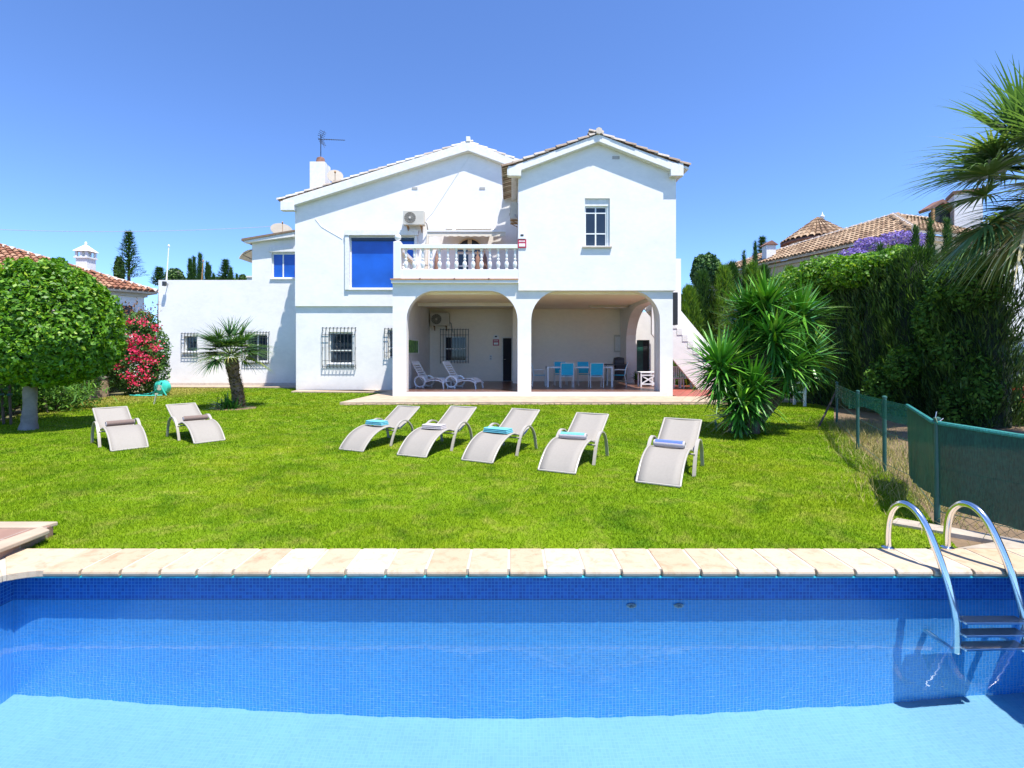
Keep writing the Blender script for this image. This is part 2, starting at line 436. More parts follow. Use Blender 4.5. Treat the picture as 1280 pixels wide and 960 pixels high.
M['tube_white'] = plain('white_powder_tube', (.36,.33,.28), .35, var=.03)
M['towel_cyan'] = plain('light_blue_towel', (.12,.40,.46), .95, var=.08, scale=30, bump=.5, bscale=250)
M['towel_white'] = plain('white_towel', (.45,.41,.41), .95, var=.06, scale=30, bump=.5, bscale=250)
M['towel_taupe'] = plain('taupe_towel', (.17,.12,.10), .95, var=.08, scale=30, bump=.5, bscale=250)
M['towel_blue'] = plain('blue_towel_stripe', (.08,.14,.60), .95, var=.1, scale=30, bump=.4, bscale=250)
M['turq'] = plain('turquoise_sling', (.01,.42,.62), .7, var=.06, scale=25)
M['resin'] = plain('white_resin', (.78,.78,.78), .4, var=.03)
M['brown_cloth'] = plain('brown_parasol_cloth', (.22,.12,.08), .9, var=.2)
M['beige_cloth'] = plain('beige_awning_cloth', (.62,.53,.38), .85, var=.08)
M['white_cloth'] = plain('white_awning_cloth', (.60,.55,.45), .85, var=.05, scale=5)
M['red_plate'] = plain('red_plate', (.45,.02,.06), .5, var=.1)
M['teal_plastic'] = plain('teal_plastic', (.05,.50,.40), .35, var=.06)
M['bark'] = plain('smooth_pale_bark', (.22,.19,.17), .9, var=.3, scale=5, bump=.4, bscale=25, bdist=.01)
M['bark_dark'] = plain('dark_bark', (.10,.07,.05), .9, var=.35, scale=8, bump=.5, bscale=30, bdist=.02)
M['bark_palm'] = plain('palm_bark', (.22,.13,.08), .95, var=.45, scale=14, bump=.5, bscale=30, bdist=.02)
M['post_green'] = plain('green_post', (.02,.09,.07), .45, var=.15)
M['soil'] = plain('dry_soil', (.17,.115,.065), .95, var=.3, scale=4, bump=.5, bscale=30, bdist=.02)
M['leaf_tree'] = leafmat('ficus_leaf', [(0,(.03,.10,.006)),(.45,(.085,.23,.010)),(.85,(.19,.36,.016)),(1,(.30,.42,.03))], .5, .3)
M['leaf_hedge'] = leafmat('dark_hedge_leaf', [(0,(.014,.04,.010)),(.55,(.038,.095,.018)),(.85,(.10,.19,.03)),(1,(.15,.25,.05))], .55, .2)
M['leaf_ivy'] = leafmat('creeper_leaf', [(0,(.03,.09,.015)),(.5,(.07,.17,.02)),(1,(.17,.30,.04))], .6, .25, .2)
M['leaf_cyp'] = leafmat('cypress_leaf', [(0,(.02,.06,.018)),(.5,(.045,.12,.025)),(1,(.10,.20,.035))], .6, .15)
M['leaf_cyp_lit'] = leafmat('sunlit_cypress_leaf', [(0,(.04,.11,.015)),(.5,(.12,.24,.025)),(1,(.22,.34,.04))], .6, .2)  # copy of the cypress leaf with sunlit brightness put into its colour
M['leaf_palm'] = leafmat('palm_leaf', [(0,(.03,.09,.03)),(.5,(.07,.17,.04)),(.9,(.20,.30,.06)),(1,(.45,.42,.15))], .35, .2)
M['leaf_palm_big'] = leafmat('fan_palm_leaf', [(0,(.05,.12,.04)),(.6,(.13,.23,.07)),(.9,(.30,.36,.14)),(1,(.55,.48,.28))], .35, .3)
M['leaf_yucca'] = leafmat('yucca_leaf', [(0,(.012,.07,.012)),(.5,(.065,.24,.022)),(.85,(.16,.38,.03)),(1,(.26,.42,.05))], .36, .04, .5)
M['leaf_boug'] = leafmat('bougainvillea_leaf', [(0,(.03,.08,.02)),(.6,(.07,.17,.03)),(1,(.17,.28,.05))], .45, .25)
M['flower_red'] = leafmat('crimson_flower', [(0,(.45,.01,.05)),(.6,(.70,.02,.10)),(1,(.85,.12,.22))], .6, .3)
M['flower_purple'] = leafmat('purple_flower', [(0,(.16,.10,.42)),(1,(.36,.26,.70))], .6, .3)
# ---------- ground, lawn, coping ----------
LZ = -.03
def in_poly(x, y, poly):
    inside = np.zeros(len(x), bool); n = len(poly)
    for i in range(n):
        x0, y0 = poly[i]; x1, y1 = poly[(i+1) % n]
        c = ((y0 > y) != (y1 > y)); xi = (x1-x0)*(y-y0)/(y1-y0+1e-12)+x0
        inside ^= c & (x < xi)
    return inside
def groundmat():
    m, nt, b, out = _nt('earth_ground'); v = _coord(nt)
    n = _noise(nt, .5, 6, .6, v); n2 = _noise(nt, 12, 5, .6, v)
    c = _mix(nt, 1, _ramp(nt, n.outputs[0], [(.35,(.10,.13,.035)),(.65,(.24,.19,.10))]), _ramp(nt, n2.outputs[0], [(.3,(.6,.6,.6)),(.7,(1,1,1))]), 'MULTIPLY')
    nt.links.new(c, b.inputs['Base Color']); b.inputs['Roughness'].default_value = .95
    _bump(nt, b, n2.outputs[0], .5, .03); return m
# one sheet to the horizon, open where the pool is
hx0, hx1, hy0, hy1 = PX0-.2, PX1+.2, PY0-.2, PY1+.2
xs = [-900, hx0, hx1, 900]; ys = [-120, hy0, hy1, 1500]
m = MB()
for i in range(3):
    for j in range(3):
        if i == 1 and j == 1: continue
        m.quad((xs[i],ys[j],-.07),(xs[i+1],ys[j],-.07),(xs[i+1],ys[j+1],-.07),(xs[i],ys[j+1],-.07))
structure(m.build('ground', groundmat(), weld=True))
LAWN = [(-16.5,3.93),(3.45,3.93),(3.8,4.62),(4.6,5.97),(4.85,6.6),(5.52,8.1),(7.1,11.3),(8.8,14),(9.3,16.6),(5.6,16.3),(5.3,15.2),(-3.2,15.15),(-5.0,15.0),(-4.3,17.8),(-4.4,19.4),(-8.2,19.6),(-8.4,22.0),(-15.3,22.4),(-14.3,19.2),(-13.7,16.5),(-12.8,13.8),(-11.2,11.0),(-11.2,8),(-16.5,7.5)]
def lawnmat(name='lawn_grass'):
    m, nt, b, out = _nt(name); v = _coord(nt)
    n = _noise(nt, .45, 4, .6, v, .3); n2 = _noise(nt, 3.5, 5, .65, v, .4); n3 = _noise(nt, 60, 3, .6, v)
    c = _ramp(nt, n.outputs[0], [(.3,(.15,.275,.004)),(.5,(.19,.31,.005)),(.72,(.25,.335,.008))])
    c = _mix(nt, _ramp(nt, n2.outputs[0], [(.50,(0,0,0)),(.74,(.7,.7,.7))]), c, (.36,.34,.07))
    n5 = _noise(nt, 1.6, 6, .7, v, .8); c = _mix(nt, 1, c, _ramp(nt, n5.outputs[0], [(.34,(.52,.66,.5)),(.48,(.95,.97,.95)),(.58,(1,1,1)),(.72,(1.28,1.12,1.6))]), 'MULTIPLY')
    # worn, dry strip beside the fence
    g = nt.nodes.new('ShaderNodeNewGeometry'); sp = nt.nodes.new('ShaderNodeSeparateXYZ'); nt.links.new(g.outputs['Position'], sp.inputs[0])
    def lin(a, bb, cc):
        m1 = nt.nodes.new('ShaderNodeMath'); m1.operation = 'MULTIPLY_ADD'; m1.inputs[1].default_value = a; m1.inputs[2].default_value = cc
        nt.links.new(sp.outputs[0], m1.inputs[0])
        m2 = nt.nodes.new('ShaderNodeMath'); m2.operation = 'MULTIPLY_ADD'; m2.inputs[1].default_value = bb
        nt.links.new(sp.outputs[1], m2.inputs[0]); nt.links.new(m1.outputs[0], m2.inputs[2]); return m2.outputs[0]
    d = lin(.885, -.465, -1.5)   # distance to the right of the fence line
    ad = nt.nodes.new('ShaderNodeMath'); ad.operation = 'MULTIPLY_ADD'; ad.inputs[1].default_value = 1.2
    nt.links.new(n2.outputs[0], ad.inputs[0]); nt.links.new(d, ad.inputs[2])
    c = _mix(nt, _ramp(nt, ad.outputs[0], [(.30,(0,0,0)),(.75,(.85,.85,.85))]), c, (.30,.235,.10))
    m3 = lin(-.35, 0.0, -4.0)    # thin yellow grass at the far left edge
    ad2 = nt.nodes.new('ShaderNodeMath'); ad2.operation = 'ADD'; nt.links.new(m3, ad2.inputs[0]); nt.links.new(n2.outputs[0], ad2.inputs[1])
    c = _mix(nt, _ramp(nt, ad2.outputs[0], [(.35,(0,0,0)),(.9,(.7,.7,.7))]), c, (.38,.32,.08))
    if name == 'lawn_grass':
        c = _mix(nt, 1, c, _ramp(nt, n3.outputs[0], [(.3,(.5,.5,.45)),(.7,(.9,.9,.9))]), 'MULTIPLY')
    else:
        at = nt.nodes.new('ShaderNodeAttribute'); at.attribute_name = 'rnd'
        c = _mix(nt, 1, c, _ramp(nt, at.outputs['Fac'], [(0,(.55,.62,.4)),(.6,(1,1,1)),(.9,(1.25,1.12,1.5)),(1,(1.9,1.5,3.5))]), 'MULTIPLY')
        tr = nt.nodes.new('ShaderNodeBsdfTranslucent'); nt.links.new(c, tr.inputs[0])
        mx = nt.nodes.new('ShaderNodeMixShader'); mx.inputs[0].default_value = .35
        nt.links.new(b.outputs[0], mx.inputs[1]); nt.links.new(tr.outputs[0], mx.inputs[2]); nt.links.new(mx.outputs[0], out.inputs[0])
    nt.links.new(c, b.inputs['Base Color']); b.inputs['Roughness'].default_value = .8; b.inputs['Specular IOR Level'].default_value = .12
    return m
bm = bmesh.new()
f = bm.faces.new([bm.verts.new((x, y, LZ)) for x, y in LAWN]); bmesh.ops.triangulate(bm, faces=[f])
bmesh.ops.recalc_face_normals(bm, faces=bm.faces)
me = bpy.data.meshes.new('lawn'); bm.to_mesh(me); bm.free(); me.materials.append(lawnmat())
lawn = bpy.data.objects.new('lawn', me); COL.objects.link(lawn); structure(lawn)
# soil / rough strip right of the fence and by the left hedge
m = MB(); m.box(3.4, 14, 3.95, 17, -.5, -.045); structure(m.build('rough_ground', M['soil']))
# grass blades, denser towards the camera
def grass():
    A = []
    for (y0, y1, dens, h, wd) in ((3.9,5.2,7000,.026,.0055),(5.2,7,4500,.027,.0068),(7,10,2400,.029,.0098),(10,15,1100,.032,.016),(15,22.5,450,.036,.03)):
        xl = max(-16.5, -1.04*y1-.3); xr = min(9.5, 1.04*y1+.3); n = int((xr-xl)*(y1-y0)*dens)
        x = RNG.uniform(xl, xr, n); y = RNG.uniform(y0, y1, n)
        k = in_poly(x, y, LAWN) & (np.abs(x) < 1.05*y+.4)
        x, y = x[k], y[k]; n = len(x)
        clump = .75+.5*RNG.random(n)+.25*np.sin(x*2.1+1.3*np.sin(y*1.7))*np.sin(y*2.6)
        a = RNG.uniform(0, 2*np.pi, n); lean = RNG.uniform(.1, 1.0, n)*h*clump
        la = RNG.uniform(0, 2*np.pi, n)
        bx, by = np.cos(a)*wd/2, np.sin(a)*wd/2
        z0 = np.full(n, LZ); zt = LZ+h*clump*RNG.uniform(.5, 1.1, n)
        p0 = np.stack([x-bx, y-by, z0], 1); p1 = np.stack([x+bx, y+by, z0], 1)
        p2 = np.stack([x+np.cos(la)*lean, y+np.sin(la)*lean, zt], 1)
        A.append(np.stack([p0, p1, p2], 1))
    V = np.concatenate(A); o = npmesh('grass', V, 3, RNG.random(len(V))**1.3, lawnmat('grass_blade'))
    tag(o, kind='stuff'); return o
grass()
# yellow dry tufts and weeds along the fence
n = 5000; t = RNG.random(n)
fx = np.interp(t, [0,.3,.6,1], [3.7,4.7,5.5,7.2]); fy = np.interp(t, [0,.3,.6,1], [4.8,6.5,8.2,11.3])
P = np.stack([fx+RNG.normal(size=n)*.28+.25, fy+RNG.normal(size=n)*.3, np.full(n, -.045)], 1)
D = RNG.normal(size=(n,3))*.5; D[:,2] = 1
q, idx = blades(P, D, RNG.uniform(.06,.2,n)*(.6+.8*RNG.random(n)), np.full(n,.008), .8, 2)
M['dry_grass'] = leafmat('dry_grass', [(0,(.10,.13,.03)),(.5,(.25,.24,.07)),(1,(.50,.40,.17))], .8, .3)
tag(npmesh('dry_weeds', q, 4, RNG.random(n)[idx], M['dry_grass']), kind='stuff')

# coping stones: one object, every stone modelled with a rounded nose
def coping():
    m = MB(); rnd = []; N = []
    def stone(poly, z0, z1, nose=None):
        s = len(m.f); m.prism(poly, 'z', z0, z1); rnd.extend([random.random()]*(len(m.f)-s))
    def bull(x0, x1, r):
        """bar with a bullnose: section in yz, facing the pool"""
        sec = [(3.93, -.05), (3.93, 0)]
        for k in range(7):
            a = math.pi/2+math.pi*k/6; sec.append((3.555+.025*math.cos(a), -.025+.025*math.sin(a)))
        s = len(m.f); m.prism(sec, 'x', x0, x1); rnd.extend([random.random()]*(len(m.f)-s))
    x = PX0+.36; j = .018
    while x < PX1+.03:
        w_ = min(.27*random.uniform(.93,1.08), PX1+.32-x); bull(x, x+w_-j, .025); x += w_
    # right and left runs (y direction), corner pieces
    for side in (-1, 1):
        xi = (PX0+.06 if side < 0 else PX1-.10); xo = (PX0-.33 if side < 0 else PX1+.33)
        y = PY1-.40 if side < 0 else 3.51
        while y > -1.2:
            a, b_ = sorted((xi, xo)); stone([(a, y-.27+j), (b_, y-.27+j), (b_, y), (a, y)], -.05, 0); y -= .27
    # curved corner at the left, two stones meeting on the diagonal
    cx, cy_ = PX0+.36, 3.53-.30; r = .30
    arc = [(cx+r*math.cos(math.radians(a)), cy_+r*math.sin(math.radians(a))) for a in range(90, 181, 10)]
    up = arc[:5]; lo = arc[4:]
    dj = .008
    stone([(cx, 3.93), (PX0-.30+dj, 3.93), *reversed([(p[0]+dj, p[1]+dj) for p in up])], -.05, 0)
    stone([(PX0-.33, 3.90-dj), (PX0-.33, cy_), *reversed([(p[0]-dj*.3, p[1]-dj) for p in lo])], -.05, 0)
    # right end corner
    pass
    me_o = m.build('pool_coping', M['coping'], recalc=False)
    a = me_o.data.attributes.new('rnd', 'FLOAT', 'FACE'); a.data.foreach_set('value', rnd)
    bm = bmesh.new(); bm.from_mesh(me_o.data); bmesh.ops.recalc_face_normals(bm, faces=bm.faces); bm.to_mesh(me_o.data); bm.free()
    b = me_o.modifiers.new('bevel', 'BEVEL'); b.width = .006; b.segments = 2; b.limit_method = 'ANGLE'; b.angle_limit = R(40)
    structure(me_o)
coping()
m = MB()
NZ = 3.53; m.box(PX0+.35, PX1+.32, NZ+.035, PY1+.02, -.044, -.0045); m.prism([(PX0+.35,PY1+.02),(PX0-.02,PY1+.02),(PX0-.02,3.2)]+[(PX0+.36+.315*math.cos(R(a)), 3.23+.315*math.sin(R(a))) for a in (180,165,150,135,120,105,91)], 'z', -.048, -.0075)
m.box(PX0-.32, PX1+.32, PY1+.02, 3.93-.005, -.2, -.006); m.box(PX1+.02, PX1+.32, -1.2, PY1+.02, -.2, -.006); m.box(PX0-.32, PX0-.02, -1.2, PY1+.02, -.2, -.006)
structure(m.build('coping_mortar', M['grout']))
m = MB(); m.box(PX0+.2, PX1-.02, 3.545, 3.60, -.060, -.0505)
structure(m.build('pool_edge_trim', M['teal_trim']))
# deck the photographer stands on
m = MB(); m.box(-9, 9, -6, PY0, -.2, -.004); structure(m.build('pool_deck', tiles_mat('deck_tiles', (.6,.5,.38), (.68,.58,.45), (.7,.66,.58), .3, .8)))
# raised tiled kerb at the far left of the pool
m = MB(); m.prism([(-7,4.28),(-3.83,4.28),(-3.72,3.66),(-7,3.3)], 'z', -.2, .07)
structure(m.build('raised_tile_bed', M['pink_tile'], bevel=.01))
m = MB()
m.prism([(-7,4.30),(-3.81,4.30),(-3.85,4.16),(-7,4.16)], 'z', .05, .085); m.prism([(-3.84,4.18),(-3.70,4.1),(-3.70,3.62),(-3.86,3.64)], 'z', .05, .086)
structure(m.build('tile_bed_edging', M['apron'], bevel=.008))
# concrete slab running to the fence at the right end
m = MB(); m.prism([(3.36,4.55),(3.52,4.68),(4.6,3.7),(4.6,3.1),(4.13,3.1),(4.13,3.95),(3.42,3.95),(3.9,4.1)], 'z', -.2, -.008); 
structure(m.build('concrete_strip', M['concrete']))
# paving round the house
m = MB()
m.prism([(-5.05,15.0),(-3.3,15.1),(6.2,15.2),(6.9,15.6),(11,15.8),(11,17.0),(5.5,17.0),(5.5,17.09),(-3.98,17.09),(-3.98,20.5),(-4.5,20.5)], 'z', -.2, .055)
structure(m.build('porch_apron', M['apron'], bevel=.01))
m = MB(); m.prism([(-15.6,22.5),(-8.7,22.2),(-8.5,19.7),(-4.4,19.5),(-4.4,20.5),(-8.65,20.5),(-8.65,23.2),(-15.9,23.2)], 'z', -.2, .02)
structure(m.build('house_path', M['apron'], bevel=.01))
m = MB(); m.box(5.5, 11.5, 17.0, 22.6, -.2, .055); structure(m.build('red_terrace', M['red_floor']))
m = MB()
x = -4.9
while x < 6.4:
    w_ = random.uniform(.12,.4); h = random.uniform(-.005,.022)
    y = np.interp(x, [-4.9,-3.3,6.2], [14.98,15.08,15.18])
    m.box(x, x+w_-.02, y-random.uniform(.05,.13), y-.003, -.2, h); x += w_
structure(m.build('apron_stone_edge', M['rubble'], bevel=.02))
# ---------- the white villa ----------
villa = thing('villa', (-1.7, 17, 0), 'large white two-storey villa with two gables, a balcony and an arched porch', 'house')
ST = M['stucco']
def vpart(mb, name, mat, parent=None, **k): return mb.build(name, mat, parent or villa, **k)
def window(parent, x0, x1, z0, z1, y, glass, recess=.12, fw=.05, mull=(), trans=(), name='window', frame=None, reveal=True):
    """frame set back in a wall opening whose front is at y, glass behind it; frame bars butt end to end"""
    m = MB(); ya, yb = y+recess, y+recess+.05
    m.box(x0, x0+fw, ya, yb, z0, z1); m.box(x1-fw, x1, ya, yb, z0, z1)
    m.box(x0+fw, x1-fw, ya, yb, z0, z0+fw); m.box(x0+fw, x1-fw, ya, yb, z1-fw, z1)
    for mx in mull: m.box(mx-fw*.45, mx+fw*.45, ya+.004, yb-.004, z0+fw, z1-fw)
    for mz in trans: m.box(x0+fw, x1-fw, ya+.008, yb-.008, mz-fw*.4, mz+fw*.4)
    w_ = m.build(name, frame or M['frame'], parent)
    g = MB(); g.box(x0+fw*.5, x1-fw*.5, ya+.02, ya+.03, z0+fw*.5, z1-fw*.5); g.build('pane', glass, w_)
    return w_
def sill(w_, x0, x1, z, y, d=.06, mat=None):
    m = MB(); m.box(x0-.06, x1+.06, y-d, y+.1, z-.05, z-.002); return m.build('sill', mat or M['trim'], w_, bevel=.006)
def grille(w_, x0, x1, z0, z1, y, out=.16, nb=9, deco=False):
    m = MB(); yf = y-out; r = .0125
    for k in range(nb):
        x = x0+(x1-x0)*k/(nb-1)
        m.tube([(x, y+.02, z1), (x, yf, z1-.02), (x, yf, z0+.02), (x, y+.02, z0)], r, 5)
    for z in (z0+.06, z0+(z1-z0)*.18, z1-(z1-z0)*.18, z1-.04): m.obox((x0, yf, z), (x1, yf, z), .014, .016)
    for x in (x0, x1):
        for z in (z0+.12, (z0+z1)/2, z1-.12): m.obox((x, yf, z), (x, y+.02, z), .014, .014)
    if deco:
        xc, zc = (x0+x1)/2, (z0+z1)/2+.1
        for sx in (-1, 1):
            pts = [(xc+sx*.12*math.sin(a), yf-.01, zc+.16*math.cos(a)*(1 if a < 3.2 else .5)) for a in np.linspace(0, 4.6, 14)]
            m.tube(pts, .006, 5)
    return m.build('grille', M['iron'], w_)
TH = .25
# --- right block, upper storey with gable
X0, X1 = .2125, 5.445; Z0 = 3.57; ZS = 7.30
RX, RZ = 2.84, 8.75; sl_l = (8.75-7.72)/(2.84+.05)
m = MB(); wx0, wx1, wz0, wz1 = 2.42, 3.25, 5.03, 6.63
m.wall(X0, X1, Z0, ZS, 17.0, 17.0+TH, [(wx0, wx1, wz0, wz1)])
g0 = RZ-.22; k = .352
m.prism([(X0, ZS), (X1, ZS), (X1, g0-k*(X1-RX)), (RX, g0), (X0, g0-k*(RX-X0))], 'y', 17.0, 17.0+TH)
m.box(X0, X0+TH, 17.25, 26, Z0, ZS+.2); m.box(X1-TH, X1, 17.25, 26, Z0, ZS+.1)
m.box(X0+TH, X1-TH, 17.25, 20.6, Z0, Z0+.12)
vpart(m, 'upper_wall', ST)
w1 = window(villa, wx0, wx1-.08, wz0, wz1-.24, 17.0, M['glass'], .12, .05, mull=((wx0+wx1-.08)/2,), trans=(5.48, 6.17))
m = MB(); m.box(wx0+.003, wx1-.003, 17.06, 17.2, wz1-.24, wz1-.003); m.build('shutter_box', M['trim'], w1)
m = MB(); m.box(wx1-.08, wx1-.003, 17.08, 17.2, wz0+.003, wz1-.243); m.build('shutter_guide', M['frame'], w1)
sill(w1, wx0-.03, wx1, wz0, 17.0, .08, M['lime'])
# --- roof tiles as real half-round tiles
def tile_quads(O, u, v, W, H, inside=None, cw=.21, rl=.38, r=.095, seg=5):
    O, u, v = (np.array(a, float) for a in (O, u, v)); n = np.cross(u, v); n /= np.linalg.norm(n)
    if n[2] < 0: n = -n
    A, RN = [], []
    for i in range(int(W/cw)):
        for j in range(int(H/rl)+1):
            a, b_ = (i+.5)*cw, j*rl
            if inside and not inside(a, b_): continue
            if b_ > H: continue
            ja = a+random.uniform(-.012,.012); L = rl*1.18; r0, r1 = r*1.05, r*.86; rn = random.random()
            for s in range(seg):
                t0, t1 = math.pi*s/seg, math.pi*(s+1)/seg
                def P(t, rr, bb, lift): return O+u*(ja+rr*math.cos(t))+v*bb+n*(rr*math.sin(t)+lift)
                A.append([P(t0, r0, b_-.04, .035), P(t1, r0, b_-.04, .035), P(t1, r1, b_+L, .0), P(t0, r1, b_+L, .0)]); RN.append(rn)
            # mortar-filled end so the tile does not read as hollow
            A.append([O+u*(ja-r0)+v*(b_-.02)+n*.03, O+u*(ja+r0)+v*(b_-.02)+n*.03, O+u*(ja+r0*.6)+v*(b_-.02)+n*(r0*.8+.03), O+u*(ja-r0*.6)+v*(b_-.02)+n*(r0*.8+.03)]); RN.append(rn*.5)
    return np.array(A), np.array(RN)
def slope_roof(parent, name, mat, ya, yb, xr, zr, xe, ze, thick=.10):
    """one slope running from ridge (xr,zr) to eave (xe,ze), from ya back to yb: slab + tiles"""
    L = math.hypot(xr-xe, zr-ze); v = ((xr-xe)/L, 0, (zr-ze)/L)
    q, rn = tile_quads((xe, ya, ze), (0,1,0), v, yb-ya, L)
    s = npmesh(name, q, 4, rn, mat, parent)
    return s
# right block roof
rf = MB(); ya, yb = 16.72, 26
LE = (-.28, RZ-.10-k*(RX+.28)); RE = (5.80, RZ-.10-k*(5.80-RX))
LI = (-.02, LE[1]+.26*k)
rf.prism([(LI[0], LI[1]-.09), (RX, RZ-.19), (RE[0], RE[1]-.09), (RE[0], RE[1]-.02), (RX, RZ-.12), (LI[0], LI[1]-.02)], 'y', 16.80, yb)
roof_r = vpart(rf, 'roof', M['trim'])
slope_roof(roof_r, 'roof_tiles', M['tile_grey'], ya, yb, RX, RZ-.09, LE[0], LE[1]+.01)
slope_roof(roof_r, 'roof_tiles', M['tile_grey'], ya, yb, RX, RZ-.09, RE[0], RE[1]+.01)
m = MB()
for y_ in np.arange(ya, yb, .36): m.tube([(RX, y_-.03, RZ), (RX, y_+.38, RZ-.02)], [.11,.095], 8)
m.build('ridge_tiles', M['lime'], roof_r)
# white verge moulding that steps out under the tiles
def verge(parent, pts, y0, y1, drop, ends=.0):
    m = MB(); top = pts; bot = [(x, z-drop) for x, z in reversed(pts)]
    m.prism(top+bot, 'y', y0, y1); return m
m = verge(roof_r, [(LE[0]+.12, LE[1]+.0), (RX, RZ-.085), (RE[0]-.30, RE[1]+.02)], 16.77, 16.998, .24)
m.box(5.2, 5.62, 16.765, 16.997, 7.30, 7.72)
m.box(-.12, .3, 16.765, 16.997, 7.30, 7.62)
m.build('verge', M['trim'], roof_r, bevel=.01)
m = MB(); m.box(3.33, 3.57, 16.985, 17.0-.001, 7.93, 8.03); vpart(m, 'vent', M['grey'])
# small corner pier under the right eave
# --- main block
YM = 20.5
def mx(px): return WX(px, YM)
def mz(py): return WZ(py, YM)
XL = mx(370); m = MB()
RX2, RZ2 = mx(586), mz(180); k2 = .305; k3 = .37
big = (mx(438), mx(519), mz(361), mz(296)); lowz = 3.36
door = (mx(571), mx(604), 4.0, mz(316))
zs = 7.0
m.wall(XL, .2, lowz, zs, YM-.09, YM+TH, [big, door])
gt = RZ2-.30
m.prism([(XL, zs), (.2, zs), (.2, gt-k3*(.2-RX2)), (RX2, gt), (XL, gt-k2*(RX2-XL))], 'y', YM-.09, YM+TH)
lw = (mx(410.5), mx(441), mz(455), mz(415)); lw2 = (mx(485), mx(501), mz(447), mz(412))
m.wall(XL, -3.75, 0, lowz, YM, YM+TH, [lw, lw2])
m.box(XL, XL+TH, YM+TH, 30, 0, 7.2); m.box(-3.9, -3.75, YM+TH, 23.4, 0, 3.6)
vpart(m, 'main_wall', ST)
# arched head over the balcony door
w_ = window(villa, big[0], big[1], big[2], big[3], YM-.09, M['blueglass'], .10, .045)
m = MB()
m.box(big[0]-.17, big[0]-.002, YM-.17, YM-.092, big[2]-.06, big[3]+.02); m.box(big[0]-.17, big[1]+.15, YM-.2, YM-.092, big[3]+.022, big[3]+.24)
m.box(big[0]-.17, big[1]+.1, YM-.15, YM-.092, big[2]-.07, big[2]-.003); m.box(big[1]+.002, big[1]+.12, YM-.15, YM-.092, big[2], big[3]+.02)
m.build('window_surround', M['trim'], w_, bevel=.008)
m = MB(); m.box(big[0]+.05, big[1]-.05, YM-.03, YM+.0, big[3]-.16, big[3]-.047); m.build('roller_blind', M['glass'], w_)
w_ = window(villa, *lw, YM, M['glass'], .12, .06, trans=((lw[2]+lw[3])/2-.1,)); sill(w_, lw[0], lw[1], lw[2], YM)
grille(w_, mx(404), mx(445), mz(460), mz(409), YM, .11, 10, True)
w_ = window(villa, *lw2, YM, M['glass'], .12, .05, trans=(1.7,)); grille(w_, mx(481.5), mx(503), mz(447), mz(410), YM, .11, 6)
# balcony door: glazed double door with a round head
m = MB(); cxd = (door[0]+door[1])/2; rd = (door[1]-door[0])/2
for a, b_ in ((door[0], door[0]+.07), (cxd-.07, cxd+.07), (door[1]-.07, door[1])): m.box(a, b_, YM+.02, YM+.08, door[2], door[3])
for z_ in (4.3, 4.95, door[3]-.05): m.box(door[0]+.07, cxd-.07, YM+.03, YM+.07, z_, z_+.06); m.box(cxd+.07, door[1]-.07, YM+.03, YM+.07, z_, z_+.06)
dr = vpart(m, 'balcony_door', M['frame'])
g = MB(); g.box(door[0]+.02, door[1]-.02, YM+.045, YM+.055, door[2]+.02, door[3]-.01); g.build('pane', M['glass'], dr)
m = MB(); arc = [(cxd+rd*1.0*math.cos(a), door[3]+.02+.52*math.sin(a)) for a in np.linspace(0, math.pi, 17)]
m.prism(arc, 'y', YM-.105, YM-.0905); m.build('fanlight', M['glass'], dr)
m = MB()
for i in range(16):
    a, b_ = arc[i], arc[i+1]; m.obox((a[0], YM-.11, a[1]), (b_[0], YM-.11, b_[1]), .05, .05)
m.box(cxd-.08, cxd+.08, YM-.125, YM-.106, door[3]+.03, door[3]+.5)
m.build('door_arch', M['beige_cloth'], dr)
# main roof
rf = MB(); LE2 = (mx(352), RZ2-.08-k2*(RX2-mx(352))); RE2 = (1.1, RZ2-.08-k3*(1.1-RX2))
rf.prism([(LE2[0]+.1, LE2[1]-.05), (RX2, RZ2-.16), (RE2[0], RE2[1]-.08), (RE2[0], RE2[1]), (RX2, RZ2-.08), LE2], 'y', 20.2, 30)
roof_m = vpart(rf, 'roof', M['terra'])
slope_roof(roof_m, 'roof_tiles', M['tile_white'], 20.16, 30, RX2, RZ2-.07, LE2[0], LE2[1]+.01)
slope_roof(roof_m, 'roof_tiles', M['tile_white'], 20.16, 30, RX2, RZ2-.07, RE2[0], RE2[1]+.01)
m = verge(roof_m, [(LE2[0]+.18, LE2[1]+.02), (RX2, RZ2-.05), (RE2[0], RE2[1]+.03)], 20.17, YM-.092, .34)
m.box(RX2-.08, RX2+.08, 20.15, 20.5, RZ2-.04, RZ2+.16); m.box(LE2[0]+.1, XL+.06, 20.16, YM-.093, LE2[1]-.38, LE2[1]-.02)
m.build('verge', M['trim'], roof_m, bevel=.012)
for px in (519, 603):
    m = MB(); m.box(mx(px)-.11, mx(px)+.11, YM-.108, YM-.0905, mz(237.5), mz(235)); vpart(m, 'vent', M['grey'])
# surface cables on the gable wall
def wallcable(pts, y, r=.007):
    m = MB(); m.tube([(WX(a, y), y, WZ(b_, y)) for a, b_ in pts], r, 5); return vpart(m, 'wall_cable', M['frame'])
wallcable([(587,195),(574,214),(556,242),(541,265),(533,274)], YM-.105); wallcable([(394,273),(402,283),(414,290),(428,298)], YM-.105)
wallcable([(402,245),(412,254),(422,262)], YM-.105)
# chimney on the left slope
m = MB(); cx0, cx1 = WX(388, 21.6), WX(407, 21.6)
m.box(cx0, cx1, 21.5, 22.2, 7.4, WZ(203, 21.6)); ch = m.build('chimney', M['trim'], roof_m, bevel=.02)
m = MB(); m.lathe([(.20,0),(.21,.06),(.19,.12),(.16,.26),(.10,.30),(.0,.31)], ((cx0+cx1)/2+.02, 21.85, WZ(203, 21.6)+.001), 12); m.build('chimney_pot', M['clay'], ch, smooth=True)
